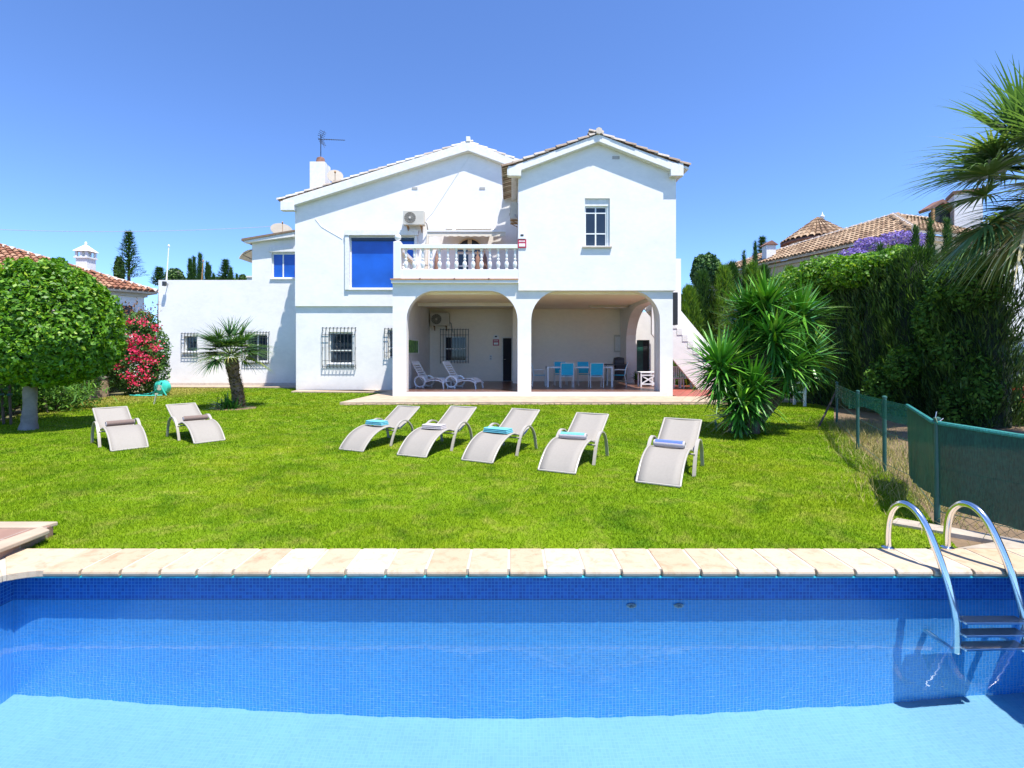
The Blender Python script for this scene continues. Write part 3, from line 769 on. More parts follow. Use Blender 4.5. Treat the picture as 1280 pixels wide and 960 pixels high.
# --- porch arcade
YP0, YP1 = 17.09, 17.45; PF = .2
X_l, X_a0, X_a1, X_b0, X_b1, X_r = -3.984, WX(508,17.09), WX(647,17.09), WX(664,17.09), WX(825,17.09), WX(841,17.09)
ZT = WZ(363.5, 17.09); ZB = 3.955
def fillet(m, xc, zc, rx, rz, sx, y0, y1, n=10):
    """solid corner between an arch quarter and its square corner at (xc+sx*rx, zc+rz)"""
    pts = [(xc+sx*rx*math.sin(a), zc+rz*math.cos(a)) for a in np.linspace(0, math.pi/2, n)]
    m.prism([(xc+sx*rx, zc+rz)]+pts, 'y', y0, y1)
m = MB()
m.box(X_l, X_a0, YP0, YP1, .0, ZT); m.box(X_a1, X_b0, YP0, YP1, .0, ZT); m.box(X_b1, X_r, YP0, YP1, .0, ZT)
RXA, RZA = .95, .98
for (a, b_) in ((X_a0, X_a1), (X_b0, X_b1)):
    fillet(m, a+RXA, ZT-RZA, RXA, RZA, -1, YP0, YP1); fillet(m, b_-RXA, ZT-RZA, RXA, RZA, 1, YP0, YP1)
    m.box(a, b_, YP0, YP1, .0, PF-.002)
m.box(X_l, .2125, YP0, YP1, ZT, ZB-.14); m.box(.2125, X_r, YP0, YP1, ZT, Z0-.002)
vpart(m, 'arcade_wall', ST)
# ceiling of the porch, side walls and back wall
YB = 23.4; ZC = WZ(386.5, YB)
m = MB(); m.box(X_l+.002, X_r, YP1, YB, ZC, ZC+.12); vpart(m, 'porch_ceiling', M['stucco_warm_bounce'])
m = MB()
pw = (WX(555,YB), WX(583,YB), WZ(452,YB), WZ(420,YB)); pd = (WX(627,YB), WX(641,YB), PF, WZ(421,YB))
m.wall(-3.75, X_r+.3, 0, ZC, YB, YB+TH, [pw, pd])
vpart(m, 'porch_back_wall', M['stucco_warm_bounce'])
m = MB(); m.box(-3.98, -3.75, YP1, 20.5, 0, ZC); vpart(m, 'porch_side_wall', M['stucco'])
m = MB(); m.box(WX(641,22.2), WX(650,22.2), 21.9, YB-.002, 0, ZC-.002); vpart(m, 'porch_pier', M['stucco_warm_bounce'])
w_ = window(villa, *pw, YB, M['glass'], .1, .06, mull=(), trans=((pw[2]+pw[3])/2,)); grille(w_, WX(551,YB), WX(586,YB), WZ(454,YB), WZ(411,YB), YB, .14, 11)
m = MB(); m.box(pd[0], pd[0]+.06, YB+.02, YB+.1, pd[2], pd[3]); m.box(pd[1]-.06, pd[1], YB+.02, YB+.1, pd[2], pd[3]); m.box(pd[0]+.06, pd[1]-.06, YB+.02, YB+.1, pd[3]-.06, pd[3])
dd = vpart(m, 'door', M['trim']); m = MB(); m.box(pd[0]+.062, pd[1]-.062, YB+.05, YB+.09, pd[2]+.01, pd[3]-.062); m.build('door_leaf', M['door'], dd)
m = MB(); m.tube([(pd[0]+.1, YB+.02, 1.2), (pd[0]+.2, YB+.02, 1.2)], .012, 6); m.build('handle', M['alu'], dd)
# side arch to the right: wall in the yz plane with an arched opening
XS0, XS1 = 4.93, 5.34
m = MB(); ys0, ys1 = 17.75, 22.1; zt2 = 3.35
m.box(XS0, XS1, YP1, ys0, 0, zt2); m.box(XS0, XS1, ys1, YB-.002, 0, zt2); m.box(XS0, XS1, YP1, YB-.002, zt2, ZC-.002); m.box(XS0, XS1, ys0, ys1, 0, PF-.003)
def fillet_x(m, yc, zc, ry, rz, sy, x0, x1, n=9):
    pts = [(yc+sy*ry*math.sin(a), zc+rz*math.cos(a)) for a in np.linspace(0, math.pi/2, n)]
    m.prism([(yc+sy*ry, zc+rz)]+pts, 'x', x0, x1)
fillet_x(m, ys0+.8, zt2-.9, .8, .9, -1, XS0, XS1); fillet_x(m, ys1-2.2, zt2-1.35, 2.2, 1.35, 1, XS0, XS1)
vpart(m, 'side_arch_wall', ST)
m = MB(); m.box(X_l+.01, XS1-.01, YP0+.01, YB+.1, -.1, PF); vpart(m, 'porch_floor', M['porch_floor'])
# annex wall behind the side arch, with a dark green glazed door
YA = 22.6; ad = (WX(796,YA), WX(812,YA), .06, WZ(425,YA))
m = MB(); m.wall(5.342, 7.0, 0, 3.3, YA, YA+TH, [ad]); vpart(m, 'annex_wall', ST)
m = MB(); m.box(ad[0], ad[1], YA+.1, YA+.14, ad[2], ad[3]); d2 = vpart(m, 'side_door', M['green_door'])
m = MB(); m.box(ad[0]+.3, ad[1]-.02, YA+.09, YA+.1-.002, ad[2]+.02, ad[3]-.02); m.build('fly_screen', M['dark'], d2)
# --- balcony slab and balustrade
m = MB(); m.box(X_l-.02, .2115, 16.95, YM-.092, ZB-.14, ZB-.04); vpart(m, 'balcony_slab', ST)
m = MB(); m.box(X_l-.04, .2105, 16.92, YM-.092, ZB-.04, ZB); vpart(m, 'balcony_tiles', M['terra'])
m = MB(); yb0, yb1 = 17.0, 17.16
zr0, zr1 = WZ(337,17.05), WZ(311,17.05); ztop = WZ(306,17.05)
m.box(X_l+.30, .21, yb0, yb1, ZB+.002, zr0); m.box(X_l+.30, .21, yb0-.02, yb1+.02, zr1, ztop)
# side run on the left edge
m.box(X_l+.04, X_l+.2, yb1+.1, YM-.1, ZB+.002, zr0); m.box(X_l+.02, X_l+.22, yb1+.1, YM-.1, zr1, ztop)
bal = vpart(m, 'balustrade', M['white'], bevel=.01)
m = MB(); m.box(X_l+.05, X_l+.298, yb0-.05, yb1+.09, ZB+.002, WZ(302.5,17.05)); m.build('post', M['white'], bal, bevel=.015)
m = MB(); c_ = (X_l+.175, 17.1, WZ(302.5,17.05)); rr = .11
m.lathe([(.05,0),(.12,.015),(.05,.05)]+[(max(.001,rr*math.sin(a)), .05+rr-rr*math.cos(a)) for a in np.linspace(.4, math.pi, 9)], c_, 14); m.build('ball_finial', M['white'], bal, smooth=True)
H = zr1-zr0
prof = [(.055,0),(.055,.04),(.035,.06),(.05,.12),(.072,.24),(.066,.33),(.035,.42),(.028,.45),(.05,.48),(.05,.52),(.028,.55),(.04,.62),(.048,.7),(.028,.88),(.05,.93),(.055,1.0)]
bp = MB(); bp.lathe([(r*1.05, z*H) for r, z in prof], (0,0,0), 12)
b0 = None; n_b = 14
for i in range(n_b):
    x_ = X_l+.45+(.2-X_l-.55)*i/(n_b-1)
    if b0 is None: b0 = bp.build('baluster', M['white'], bal, smooth=True); b0.data.transform(Matrix.Translation(OFF[bal.name])); bb = b0
    else: bb = b0.copy(); COL.objects.link(bb)
    bb.location = Vector((x_, (yb0+yb1)/2, zr0))-OFF[bal.name]
for i in range(10):
    bb = b0.copy(); COL.objects.link(bb); bb.location = Vector((X_l+.12, yb1+.35+i*.31, zr0))-OFF[bal.name]
for px in (525, 568, 611):
    m = MB(); m.tube([(WX(px,16.95), 16.88, ZB-.02), (WX(px,16.95), 17.0, ZB+.01)], .025, 8); m.build('drain_spout', M['clay'], bal)
# --- left wing
YW = 23.2
def wx(px): return WX(px, YW)
def wz(py): return WZ(py, YW)
ws = (wx(230), wx(245.5), wz(440), wz(420)); wl = (wx(307), wx(334), wz(452), wz(418)); au = (wx(339.5), wx(372), wz(348), wz(316))
m = MB(); m.wall(wx(198), XL, 0, wz(350), YW, YW+TH, [ws, wl])
m.box(wx(198), wx(198)+TH, YW+TH, 30, 0, wz(350)); m.box(wx(198)+TH, XL, YW+TH, 30, 4.1, 4.2)
vpart(m, 'wing_wall', ST)
m = MB(); m.wall(wx(315), XL, wz(350), wz(301), YW, YW+TH, [au]); m.box(wx(315), wx(315)+TH, YW+TH, 28, wz(350), wz(301)); vpart(m, 'roof_room_wall', ST)
m = MB(); m.prism([(wx(306), wz(303)), (wx(372), wz(291)), (wx(372), wz(289)), (wx(306), wz(300))], 'y', YW-.3, 28); vpart(m, 'roof_room_roof', M['tile_grey'])
m = MB(); m.prism([(wx(309), wz(305)), (wx(309), wz(302)), (wx(371), wz(291)), (wx(371), wz(297))], 'y', YW-.26, YW-.003); m.prism([(wx(315), wz(301)), (wx(371), wz(301)), (wx(371), wz(296)), (wx(315), wz(304))], 'y', YW+.002, YW+TH); vpart(m, 'roof_room_verge', M['trim'])
w_ = window(villa, ws[0], ws[1], ws[2], ws[3], YW, M['glass'], .14, .05); grille(w_, wx(228), wx(247.5), wz(446), wz(416), YW, .09, 6); sill(w_, ws[0], ws[1], ws[2], YW)
w_ = window(villa, wl[0], wl[1], wl[2], wl[3], YW, M['glass'], .14, .05, mull=((wl[0]+wl[1])/2,)); grille(w_, wx(304), wx(337), wz(455), wz(414.5), YW, .09, 10); sill(w_, wl[0], wl[1], wl[2], YW)
w_ = window(villa, au[0], XL-.002, au[2], au[3], YW, M['blueglass'], .08, .06, mull=(wx(353),)); sill(w_, au[0], XL-.1, au[2], YW)
m = MB(); m.box(au[0]-.1, XL-.002, YW-.09, YW-.003, wz(315), wz(309.5)); m.build('shutter_box', M['trim'], w_)
m = MB(); m.box(wx(198)-.02, XL-.002, YW-.02, YW-.003, .0, .14); vpart(m, 'wing_skirting', M['lime'])
# --- outside staircase on the right
YS0, YS1 = 20.0, 21.3; sst = 1.2
def zst(x): return 2.62-sst*(x-6.31)
m = MB()
# near stringer wall with a sloping soffit
m.prism([(5.46, zst(5.46)), (8.45, zst(8.45)), (8.45, .05), (7.28, .05), (6.31, 1.22), (5.46, 2.24)], 'y', YS0, YS0+.15)
# far parapet
m.prism([(5.46, 5.42), (7.03, 5.42), (7.03, 3.25), (8.9, 1.0), (8.9, .05), (8.3, .05), (5.46, 3.4)], 'y', YS1, YS1+.15)
st = vpart(m, 'staircase', ST)
m = MB(); nst = 14
for i in range(nst):
    xa = 5.6+i*.21; zt_ = 3.45-i*.25
    if zt_ < .3: break
    m.box(xa, xa+.21, YS0-.02 if i % 1 == 0 else YS0, YS1-.002, zt_-.25, zt_)
m.build('steps', M['trim'], st)
m = MB(); m.box(5.455, 5.62, 17.35, 17.7, 2.45, 3.55); vpart(m, 'dark_corner_box', M['dark'])  # plain upright dark box against the right corner of the villa
m = MB(); m.tube([(5.5, 17.3, .05), (5.5, 17.3, 3.5)], .035, 8); 
# ---------- fixtures on the villa (each could be lifted off) ----------
M['fanrecess'] = plain('fan_recess', (.10,.095,.085), .7, var=.2)
M['dishcream'] = plain('dish_cream', (.20,.175,.14), .5, var=.12, scale=5)
def ac_unit(loc, rz, label, w=.82, h=.56, d=.28, dirty=False):
    t = thing('air_conditioner', (0,0,0), label, 'air conditioner')
    m = MB(); m.box(-w/2, w/2, 0, d, 0, h); m.build('casing', M['acwhite'], t, bevel=.015)
    g = MB(); cx = -w*.17; r = h*.40
    for q in np.linspace(.15, 1, 6): 
        pts = [(cx+r*q*math.cos(a), -.012, h/2+r*q*math.sin(a)) for a in np.linspace(0, 2*math.pi, 25)]; g.tube(pts, .0035, 4, cap=False)
    for a in np.linspace(0, math.pi, 8, endpoint=False): g.obox((cx-r*math.cos(a), -.012, h/2-r*math.sin(a)), (cx+r*math.cos(a), -.012, h/2+r*math.sin(a)), .004, .004)
    g.build('fan_grille', M['acwhite'], t)
    f = MB(); f.lathe([(r*.98, 0), (r*.98, .004)], (cx, -.0045, h/2), 24, 'y'); f.build('fan_recess', M['fanrecess'], t)
    f = MB(); f.lathe([(.045, 0), (.035, .02)], (cx, -.035, h/2), 14, 'y'); f.build('fan_hub', M['acwhite'], t)
    for sx in (-w*.32, w*.32):
        b = MB(); b.obox((sx, -.0, -.02), (sx, d+.12, -.02), .04, .035); b.obox((sx, d+.1, -.02), (sx, d+.1, -.22), .03, .03); b.obox((sx, .05, -.03), (sx, d+.1, -.2), .025, .025)
        b.build('bracket', M['rust'], t)
    p = MB(); p.tube([(w/2+.0, d*.6, .15), (w/2+.07, d*.7, .1), (w/2+.09, d+.05, -.1), (w/2+.14, d+.1, -.3)], .022, 7); p.build('hose', M['grey'], t)
    place(t, *loc, rz); return t
ac_unit((WX(517,20.0), 20.0, WZ(281,20.0)), 0, 'cream air conditioner fan unit on the gable wall just left of the balcony awning')
ac_unit((-.06, 18.9, WZ(277,18.9)), R(-90), 'air conditioner unit seen edge-on on the side wall under the brown tiled eave', .78, .6)
ac_unit((WX(549.5,23.0), 23.0, WZ(407,23.0)), 0, 'grimy air conditioner unit high on the porch back wall above the barred window', .85, .58)
ac_unit((-8.95, 22.6, .22), R(0), 'air conditioner unit at ground level in the shaded corner beside the wing', .5, .58)
def alarm(loc, label, s=1.0):
    t = thing('alarm_box', loc, label, 'alarm box'); x, y, z = loc
    m = MB(); m.prism([(x-.13*s, z), (x+.13*s, z), (x+.13*s, z+.12*s), (x+.06*s, z+.20*s), (x-.06*s, z+.20*s), (x-.13*s, z+.12*s)], 'y', y-.05, y-.003); m.build('siren', M['resin'], t, bevel=.01)
    m = MB(); m.box(x-.05*s, x+.05*s, y-.058, y-.051, z+.09*s, z+.15*s); m.build('lamp', M['dark'], t)
    m = MB(); m.box(x-.14*s, x+.14*s, y-.035, y-.003, z-.29*s, z-.01*s); pl = m.build('plate', M['red_plate'], t, bevel=.005)
    # pale lettering blocks of the plate
    m = MB(); m.box(x-.10*s, x+.10*s, y-.04, y-.036, z-.25*s, z-.15*s); m.build('plate_field', M['resin'], pl)
    m = MB()
    for k in range(5): m.box(x-.10*s+k*.042*s, x-.075*s+k*.042*s, y-.04, y-.036, z-.10*s, z-.05*s)
    m.build('lettering', M['resin'], pl)
alarm((WX(652.5,17.0), 17.0, WZ(299,17.0)-.0), 'white siren box with a red plate beside the end of the balcony balustrade')
alarm((WX(620,23.4), 23.4, WZ(424,23.4)), 'alarm box with a dark red plate beside the dark porch door', 1.0)
t = thing('intercom', (WX(613.5,23.4), 23.4, WZ(447,23.4)), 'small grey two-button switch panel on the porch back wall', 'switch panel'); x,y,z = t.location
m = MB(); m.box(x-.06, x+.06, y-.03, y-.003, z-.12, z+.12); m.build('plate', M['frame'], t, bevel=.005); m = MB(); m.box(x-.03, x+.03, y-.036, y-.031, z+.02, z+.08); m.box(x-.03, x+.03, y-.036, y-.031, z-.08, z-.02); m.build('button', M['grey'], t)
t = thing('meter_cabinet', (WX(772,23.4), 23.4, WZ(440,23.4)), 'pale framed meter cabinet on the back wall above the dining area corner', 'cabinet'); x,y,z = t.location
m = MB(); m.box(x-.17, x+.17, y-.1, y-.003, z, z+.78); m.build('box', M['acwhite'], t, bevel=.008); m = MB(); m.box(x-.13, x+.13, y-.108, y-.101, z+.06, z+.7); m.build('door', M['trim'], t)
t = thing('ceiling_lamp', (WX(760,21.5), 21.5, ZC), 'long pale fluorescent batten on the porch ceiling above the table', 'lamp')
m = MB(); m.box(WX(736,21.5), WX(785,21.5), 21.42, 21.58, ZC-.07, ZC-.003); m.build('batten', M['acwhite'], t); m = MB(); m.tube([(WX(738,21.5), 21.5, ZC-.09), (WX(783,21.5), 21.5, ZC-.09)], .018, 8); m.build('tube', M['resin'], t)
t = thing('wall_picture', (-3.75, 19.0, 1.8), 'bright green leafy picture on the left side wall of the porch', 'picture')
def picmat():
    m, nt, b, out = _nt('leaf_picture'); v = _coord(nt); vo = nt.nodes.new('ShaderNodeTexVoronoi'); vo.inputs['Scale'].default_value = 9; nt.links.new(v, vo.inputs['Vector'])
    nt.links.new(_ramp(nt, vo.outputs['Distance'], [(.1,(.28,.60,.05)),(.5,(.08,.28,.02)),(.8,(.01,.04,.01))]), b.inputs['Base Color']); b.inputs['Roughness'].default_value = .3; return m
m = MB(); m.box(-3.749, -3.72, 18.2, 20.3, WZ(441,18.7), WZ(425,18.7)); m.build('canvas', picmat(), t)
m = MB(); 
za, zb = WZ(441,18.7), WZ(425,18.7)
for a,b_,c,d in ((18.15,18.2,za-.05,zb+.05),(20.3,20.35,za-.05,zb+.05)): m.box(-3.749,-3.70,a,b_,c,d)
m.box(-3.749,-3.70,18.2,20.3,za-.05,za); m.box(-3.749,-3.70,18.2,20.3,zb,zb+.05); m.build('frame', M['frame'], t)
# awning over the balcony door
t = thing('retractable_awning', (WX(583,20.3), 20.3, WZ(288,20.3)), 'cream retractable awning with a wavy valance over the arched balcony door', 'awning')
m = MB(); m.box(WX(558,20.3), WX(614,20.3), 20.15, 20.40, WZ(287.5,20.3), WZ(280.5,20.3)); m.build('cassette', M['white'], t, bevel=.03)
m = MB(); xa, xb = WX(534,19.4), WX(632,19.4); n = 40; za, zb = WZ(288,20.2), WZ(289.5,19.4)
for i in range(n):
    u0, u1 = i/n, (i+1)/n; a0 = WX(551,20.2)+(WX(622,20.2)-WX(551,20.2))*u0; a1 = WX(551,20.2)+(WX(622,20.2)-WX(551,20.2))*u1
    b0_, b1_ = xa+(xb-xa)*u0, xa+(xb-xa)*u1; s0, s1 = .012*math.sin(u0*25), .012*math.sin(u1*25)
    m.quad((a0,20.2,za),(a1,20.2,za),(b1_,19.4,zb+s1),(b0_,19.4,zb+s0))
    d0, d1 = .16+.035*abs(math.sin(u0*31)), .16+.035*abs(math.sin(u1*31))
    m.quad((b0_,19.4,zb+s0),(b1_,19.4,zb+s1),(b1_,19.39,zb-d1),(b0_,19.39,zb-d0))
f = m.build('fabric', M['white_cloth'], t, recalc=False); so = f.modifiers.new('t','SOLIDIFY'); so.thickness = .006
m = MB(); m.box(xa, xb, 19.36, 19.40, zb-.01, zb+.05); m.build('front_bar', M['white'], t)
for px in (562, 611):
    m = MB(); m.tube([(WX(px,20.2),20.2,za-.04),(WX(px,20.0)+.25,19.8,za-.05),(WX(px,19.4),19.42,zb)], .025, 7); m.build('folding_arm', M['white'], t)
# small striped awning at the roof room
t = thing('side_awning', (WX(308,23), 23.6, WZ(318,23.6)), 'small curved beige awning on the left side of the rooftop room', 'awning')
m = MB(); ang = np.linspace(0, 1.25, 9)
for i in range(8):
    p = [( wx(315)-.02-.62*math.sin(a)/.95, wz(311.5)-.42*(1-math.cos(a))/.7) for a in (ang[i], ang[i+1])]
    m.quad((p[0][0],23.3,p[0][1]),(p[1][0],23.3,p[1][1]),(p[1][0],25.2,p[1][1]),(p[0][0],25.2,p[0][1]))
f = m.build('canopy', M['beige_cloth'], t, recalc=False); so = f.modifiers.new('t','SOLIDIFY'); so.thickness = .02
m = MB(); m.tube([(wx(315)-.02,23.3,wz(311.5)),(wx(302),23.3,wz(318)),(wx(315)-.02,23.3,wz(324))], .02, 6); m.build('bracket', M['iron'], t)
# satellite dishes, antenna
def dish(loc, r, yaw, tilt, label):
    t = thing('satellite_dish', (0,0,0), label, 'satellite dish')
    m = MB(); prof = [(r*q, .22*r*q*q) for q in (1, .85, .65, .4, .2, .02)]
    m.lathe([(a, -h+.22*r) for a, h in prof], (0,0,0), 24, 'y'); n0 = len(m.v)
    # back side
    m.lathe([(a, -h+.22*r+.015) for a, h in prof], (0,0,0), 24, 'y')
    m.xform(Matrix.Rotation(R(yaw), 4, 'Z') @ Matrix.Rotation(R(tilt), 4, 'X'))
    m.build('reflector', M['dishcream'], t, smooth=True)
    m = MB(); m.tube([(0, .1, -r*.8), (0, -.35*r, -r*.9), (0, -r*.9, -.1*r)], .012, 6); m.lathe([(.035,0),(.035,.09)], (0,-r*.98,-.08*r), 10, 'y'); m.xform(Matrix.Rotation(R(yaw), 4, 'Z') @ Matrix.Rotation(R(tilt), 4, 'X')); m.build('feed_arm', M['rust'], t)
    m = MB(); m.tube([(0,.08,0),(0,.14,-.05),(-.05,.16,-r-.3),(-.35,.16,-r-.32)], .02, 7); m.build('mast', M['iron'], t)
    place(t, *loc); return t
dish((WX(419,21.2), 21.2, WZ(220,21.2)), .32, 18, -22, 'pale round satellite dish beside the white chimney on the main roof')
dish((WX(352,25), 25, WZ(287,25)), .5, 30, -40, 'satellite dish lying low on the roof of the small rooftop room')
t = thing('antenna', (WX(401,21.85), 21.85, WZ(200,21.85)), 'thin television antenna with splayed elements above the chimney', 'antenna'); ax, ay, az = t.location
m = MB(); zt_ = WZ(168,21.85); m.tube([(ax,ay,az-.1),(ax,ay,zt_)], .018, 7); m.build('mast', M['iron'], t)
m = MB(); p0 = Vector((ax,ay,WZ(174,21.85))); p1 = Vector((WX(434,21.3),21.0,WZ(179,21.3))); m.tube([p0-(p1-p0)*.1,p1], .012, 6)
for k in range(10):
    q = p0+(p1-p0)*(.12+k*.095); L = .22-.012*k; m.tube([q-Vector((.1,.5,.3))*L, q+Vector((.1,.5,.3))*L], .011, 5)
for s in (-1,1):
    for k in range(4):
        q = p0+Vector((.03+.03*k, 0, s*(.06+.07*k))); m.tube([q+Vector((-.05,-.28,0)), q+Vector((.0,.28,.1))], .011, 5)
    m.tube([p0, p0+Vector((.16,0,s*.36))], .008, 5)
m.build('boom', M['iron'], t)
def pole(name, px, py0, py1, Y, r, mat, label, cat):
    t = thing(name, (WX(px[0],Y), Y, WZ(py0,Y)), label, cat)
    m = MB(); m.tube([(WX(px[0],Y),Y,WZ(py0,Y)),(WX(px[1],Y),Y,WZ(py1,Y))], [r,r*.7], 8); m.build('shaft', mat, t); m = MB(); m.lathe([(r*1.5,0),(r*1.5,.05),(r*.3,.09)], (WX(px[1],Y),Y,WZ(py1,Y)), 8); m.build('cap', mat, t)
pole('flag_pole', (208,211), 352, 308, 23.3, .03, M['resin'], 'tall thin white pole on the left corner of the flat-roofed wing', 'pole')
pole('flag_pole', (252,254), 352, 327, 24, .025, M['rust'], 'short thin pole behind the parapet of the wing near the cypresses', 'pole')
t = thing('wall_spotlight', (WX(210,23.2), 23.2, WZ(355,23.2)), 'small dark spotlight under the parapet at the left corner of the wing', 'lamp'); x,y,z = t.location
m = MB(); m.obox((x,y,z),(x,y-.2,z-.02),.03,.03); m.build('arm', M['iron'], t); m = MB(); m.box(x-.07,x+.07,y-.3,y-.18,z-.12,z+.08); m.build('head', M['iron'], t, bevel=.01)
# balcony contents
for px, lb in ((546,'left one, standing alone'),(597,'middle one, beside the arched door'),(606,'right one, against the dark glass')):
    x = WX(px,18.6); t = thing('folded_parasol', (x,18.6,ZB), f'brown folded parasol behind the balusters, {lb}', 'parasol', 'folded parasols on the balcony')
    m = MB(); m.tube([(x,18.6,ZB),(x,18.6,ZB+1.25)], .02, 7); m.build('pole', M['rust'], t)
    m = MB(); m.lathe([(.03,1.15),(.05,1.05),(.075,1.02),(.085,.8),(.11,.4),(.12,.3),(.03,.26)], (x,18.6,ZB), 12); m.build('canopy', M['brown_cloth'], t, smooth=True)
t = thing('rolled_curtain', (WX(532,19.2),19.2,ZB), 'long white rolled awning curtain standing at the left end of the balcony', 'curtain')
m = MB(); m.tube([(WX(531,19.2),19.2,ZB),(WX(532,19.2),19.2,ZB+.9),(WX(534.5,19.2),19.2,WZ(294,19.2))], [.10,.09,.05], 10); m.build('cloth', M['white_cloth'], t, smooth=True)
m = MB(); m.tube([(WX(531,19.2),19.2,ZB+.8),(WX(532,19.2),19.2,ZB+.86)], .105, 10); m.build('tie', M['grey'], t)
t = thing('drying_rack', (WX(512,18.4),18.4,ZB), 'small folding rack with beige cloths near the balcony corner post', 'rack')
m = MB(); x = WX(512,18.4)
m.obox((x-.25,18.4,ZB),(x+.35,18.4,ZB+.75),.03,.03); m.obox((x+.35,18.4,ZB),(x-.25,18.4,ZB+.75),.03,.03); m.build('frame', M['white'], t); m = MB(); m.quad((x-.1,18.37,ZB+.55),(x+.12,18.37,ZB+.5),(x+.34,18.37,ZB+.05),(x+.02,18.37,ZB+.1)); m.build('cloth', M['beige_cloth'], t)
for px, s, lb in ((560,.15,'left pot on the balcony floor'),(570,.12,'small pot near the balcony door'),(588,.13,'pot to the right of the balcony door')):
    x = WX(px,19.2); t = thing('potted_plant', (x,19.2,ZB), f'dark leafy {lb}', 'potted plant')
    m = MB(); m.lathe([(s*.6,0),(s*.85,s*1.3),(s*.9,s*1.4),(s*.7,s*1.38)], (x,19.2,ZB), 12); m.build('pot', M['resin'], t, smooth=True)
    P = np.array([x,19.2,ZB+s*2.1])+ico_points(120)*s*1.1*RNG.random((120,1))**.4; npmesh('foliage', leaves(P,.07), 4, RNG.random(120), M['leaf_hedge'], t)
# hose reel, peg, pool fittings
t = thing('hose_reel', (WX(203,18.4), 18.4, 0), 'teal garden hose reel on the grass at the foot of the flowering shrub', 'hose reel'); x,y,_ = t.location
m = MB(); m.lathe([(.02,-.14),(.2,-.13),(.25,-.1),(.25,.1),(.2,.13),(.02,.14)], (x,y,.26), 20, 'y'); m.build('drum', M['teal_plastic'], t, smooth=True)
m = MB(); m.lathe([(.1,-.17),(.09,-.145)], (x,y,.26), 16, 'y'); m.build('hub', M['acwhite'], t)
m = MB(); m.obox((x-.25,y-.16,-.02),(x-.05,y-.16,.3),.03,.03); m.obox((x+.25,y-.16,-.02),(x+.05,y-.16,.3),.03,.03); m.build('stand', M['teal_plastic'], t)
m = MB(); m.tube([(x-.2,y-.05,.15),(x-.4,y-.1,.04),(x-.7,y-.15,.0),(x-.95,y-.3,.0),(x-.6,y-.5,.0),(x-.1,y-.45,.0),(x+.2,y-.3,.0)], .022, 7); m.build('hose', M['teal_plastic'], t, smooth=True)
Yp = 15.2
t = thing('lawn_stake', (WX(193,Yp), Yp, LZ), 'short leaning cream stake in the grass in front of the hose reel', 'stake'); m = MB(); m.obox((WX(192.5,Yp),Yp,LZ),(WX(195.5,Yp),Yp,LZ+.3),.045,.02); m.build('shaft', M['acwhite'], t); m = MB(); m.box(WX(195.5,Yp)-.04,WX(195.5,Yp)+.04,Yp-.015,Yp+.015,LZ+.29,LZ+.33); m.build('head', M['acwhite'], t)
for px, py, lb in ((789,767,'left of the two pale round inlet fittings in the pool wall'),(848,764,'right of the two pale round inlet fittings in the pool wall')):
    x = WX(px,PY1); z = -.385
    t = thing('pool_inlet', (x,PY1,z), lb, 'pool fitting')
    m = MB(); m.lathe([(.036,-.004),(.034,-.014),(.022,-.018),(.018,-.010)], (x,PY1,z), 18, 'y'); m.build('ring', M['acwhite'], t, smooth=True)
    m = MB(); m.lathe([(.012,-.0165),(.009,-.0245)], (x,PY1,z), 12, 'y'); m.build('nozzle', M['grey'], t)
    for c in t.children if False else []: pass
t = thing('fallen_leaf', (1.36,2.62,ZF), 'small dark curled leaf lying on the pale pool floor', 'leaf')
m = MB(); pts = [(-.07,0,.012),(-.05,.012,.004),(0,.02,.003),(.05,.012,.005),(.085,-.01,.014)]
for i in range(4):
    a, b_ = Vector(pts[i]), Vector(pts[i+1]); wa, wb = (.002,.011,.013,.008,.001)[i:i+2]; o = Vector((1.36,2.62,ZF+.002))
    m.quad(o+a+Vector((0,wa,0)), o+b_+Vector((0,wb,0)), o+b_-Vector((0,wb,0)), o+a-Vector((0,wa,0)))
m.build('blade', M['dark'], t)
# ladder
t = thing('pool_ladder', (3.12, 3.93, 0), 'stainless steel pool ladder with two looped handrails at the right end of the pool', 'ladder')
def smooth_path(pts, n=6):
    P = [Vector(p) for p in pts]; P = [P[0]*2-P[1]]+P+[P[-1]*2-P[-2]]; out = []
    for i in range(1, len(P)-2):
        for k in range(n):
            s = k/n; a, b_, c, d = P[i-1:i+3]
            out.append(.5*((2*b_)+(c-a)*s+(2*a-5*b_+4*c-d)*s*s+(3*b_-a-3*c+d)*s**3))
    out.append(P[-2]); return out
rail = [(2.885,3.93,-.02),(2.885,3.93,.14),(2.89,3.90,.29),(2.90,3.82,.375),(2.915,3.72,.37),(2.93,3.63,.28),(2.955,3.54,.08),(2.975,3.47,-.14),(2.985,3.44,-.30),(2.99,3.44,-.5),(2.99,3.44,-.80),(2.99,3.47,-.85),(2.99,3.69,-.85)]
for k, dx in enumerate((0, .455)):
    m = MB(); m.tube([(p.x+dx*(1+.0), p.y, p.z) for p in smooth_path(rail)], 0.0235, 14); rl = m.build('handrail', M['steel'], t, smooth=True)
    m = MB(); m.lathe([(.045,.001),(.045,.010),(.028,.018)], (2.885+dx,3.93,0), 16); m.build('floor_flange', M['steel'], rl, smooth=True)
for z in (-.345,-.56,-.77):
    m = MB(); m.box(3.005,3.43,3.39,3.49,z,z+.03); m.build('tread', M['alu'], t, bevel=.008)
    m = MB(); m.box(3.02,3.415,3.40,3.48,z+.0302,z+.034); m.build('grip_strip', M['grey'], COL.objects[-1] if False else [o for o in COL.objects if o.name.startswith('tread')][-1])
    
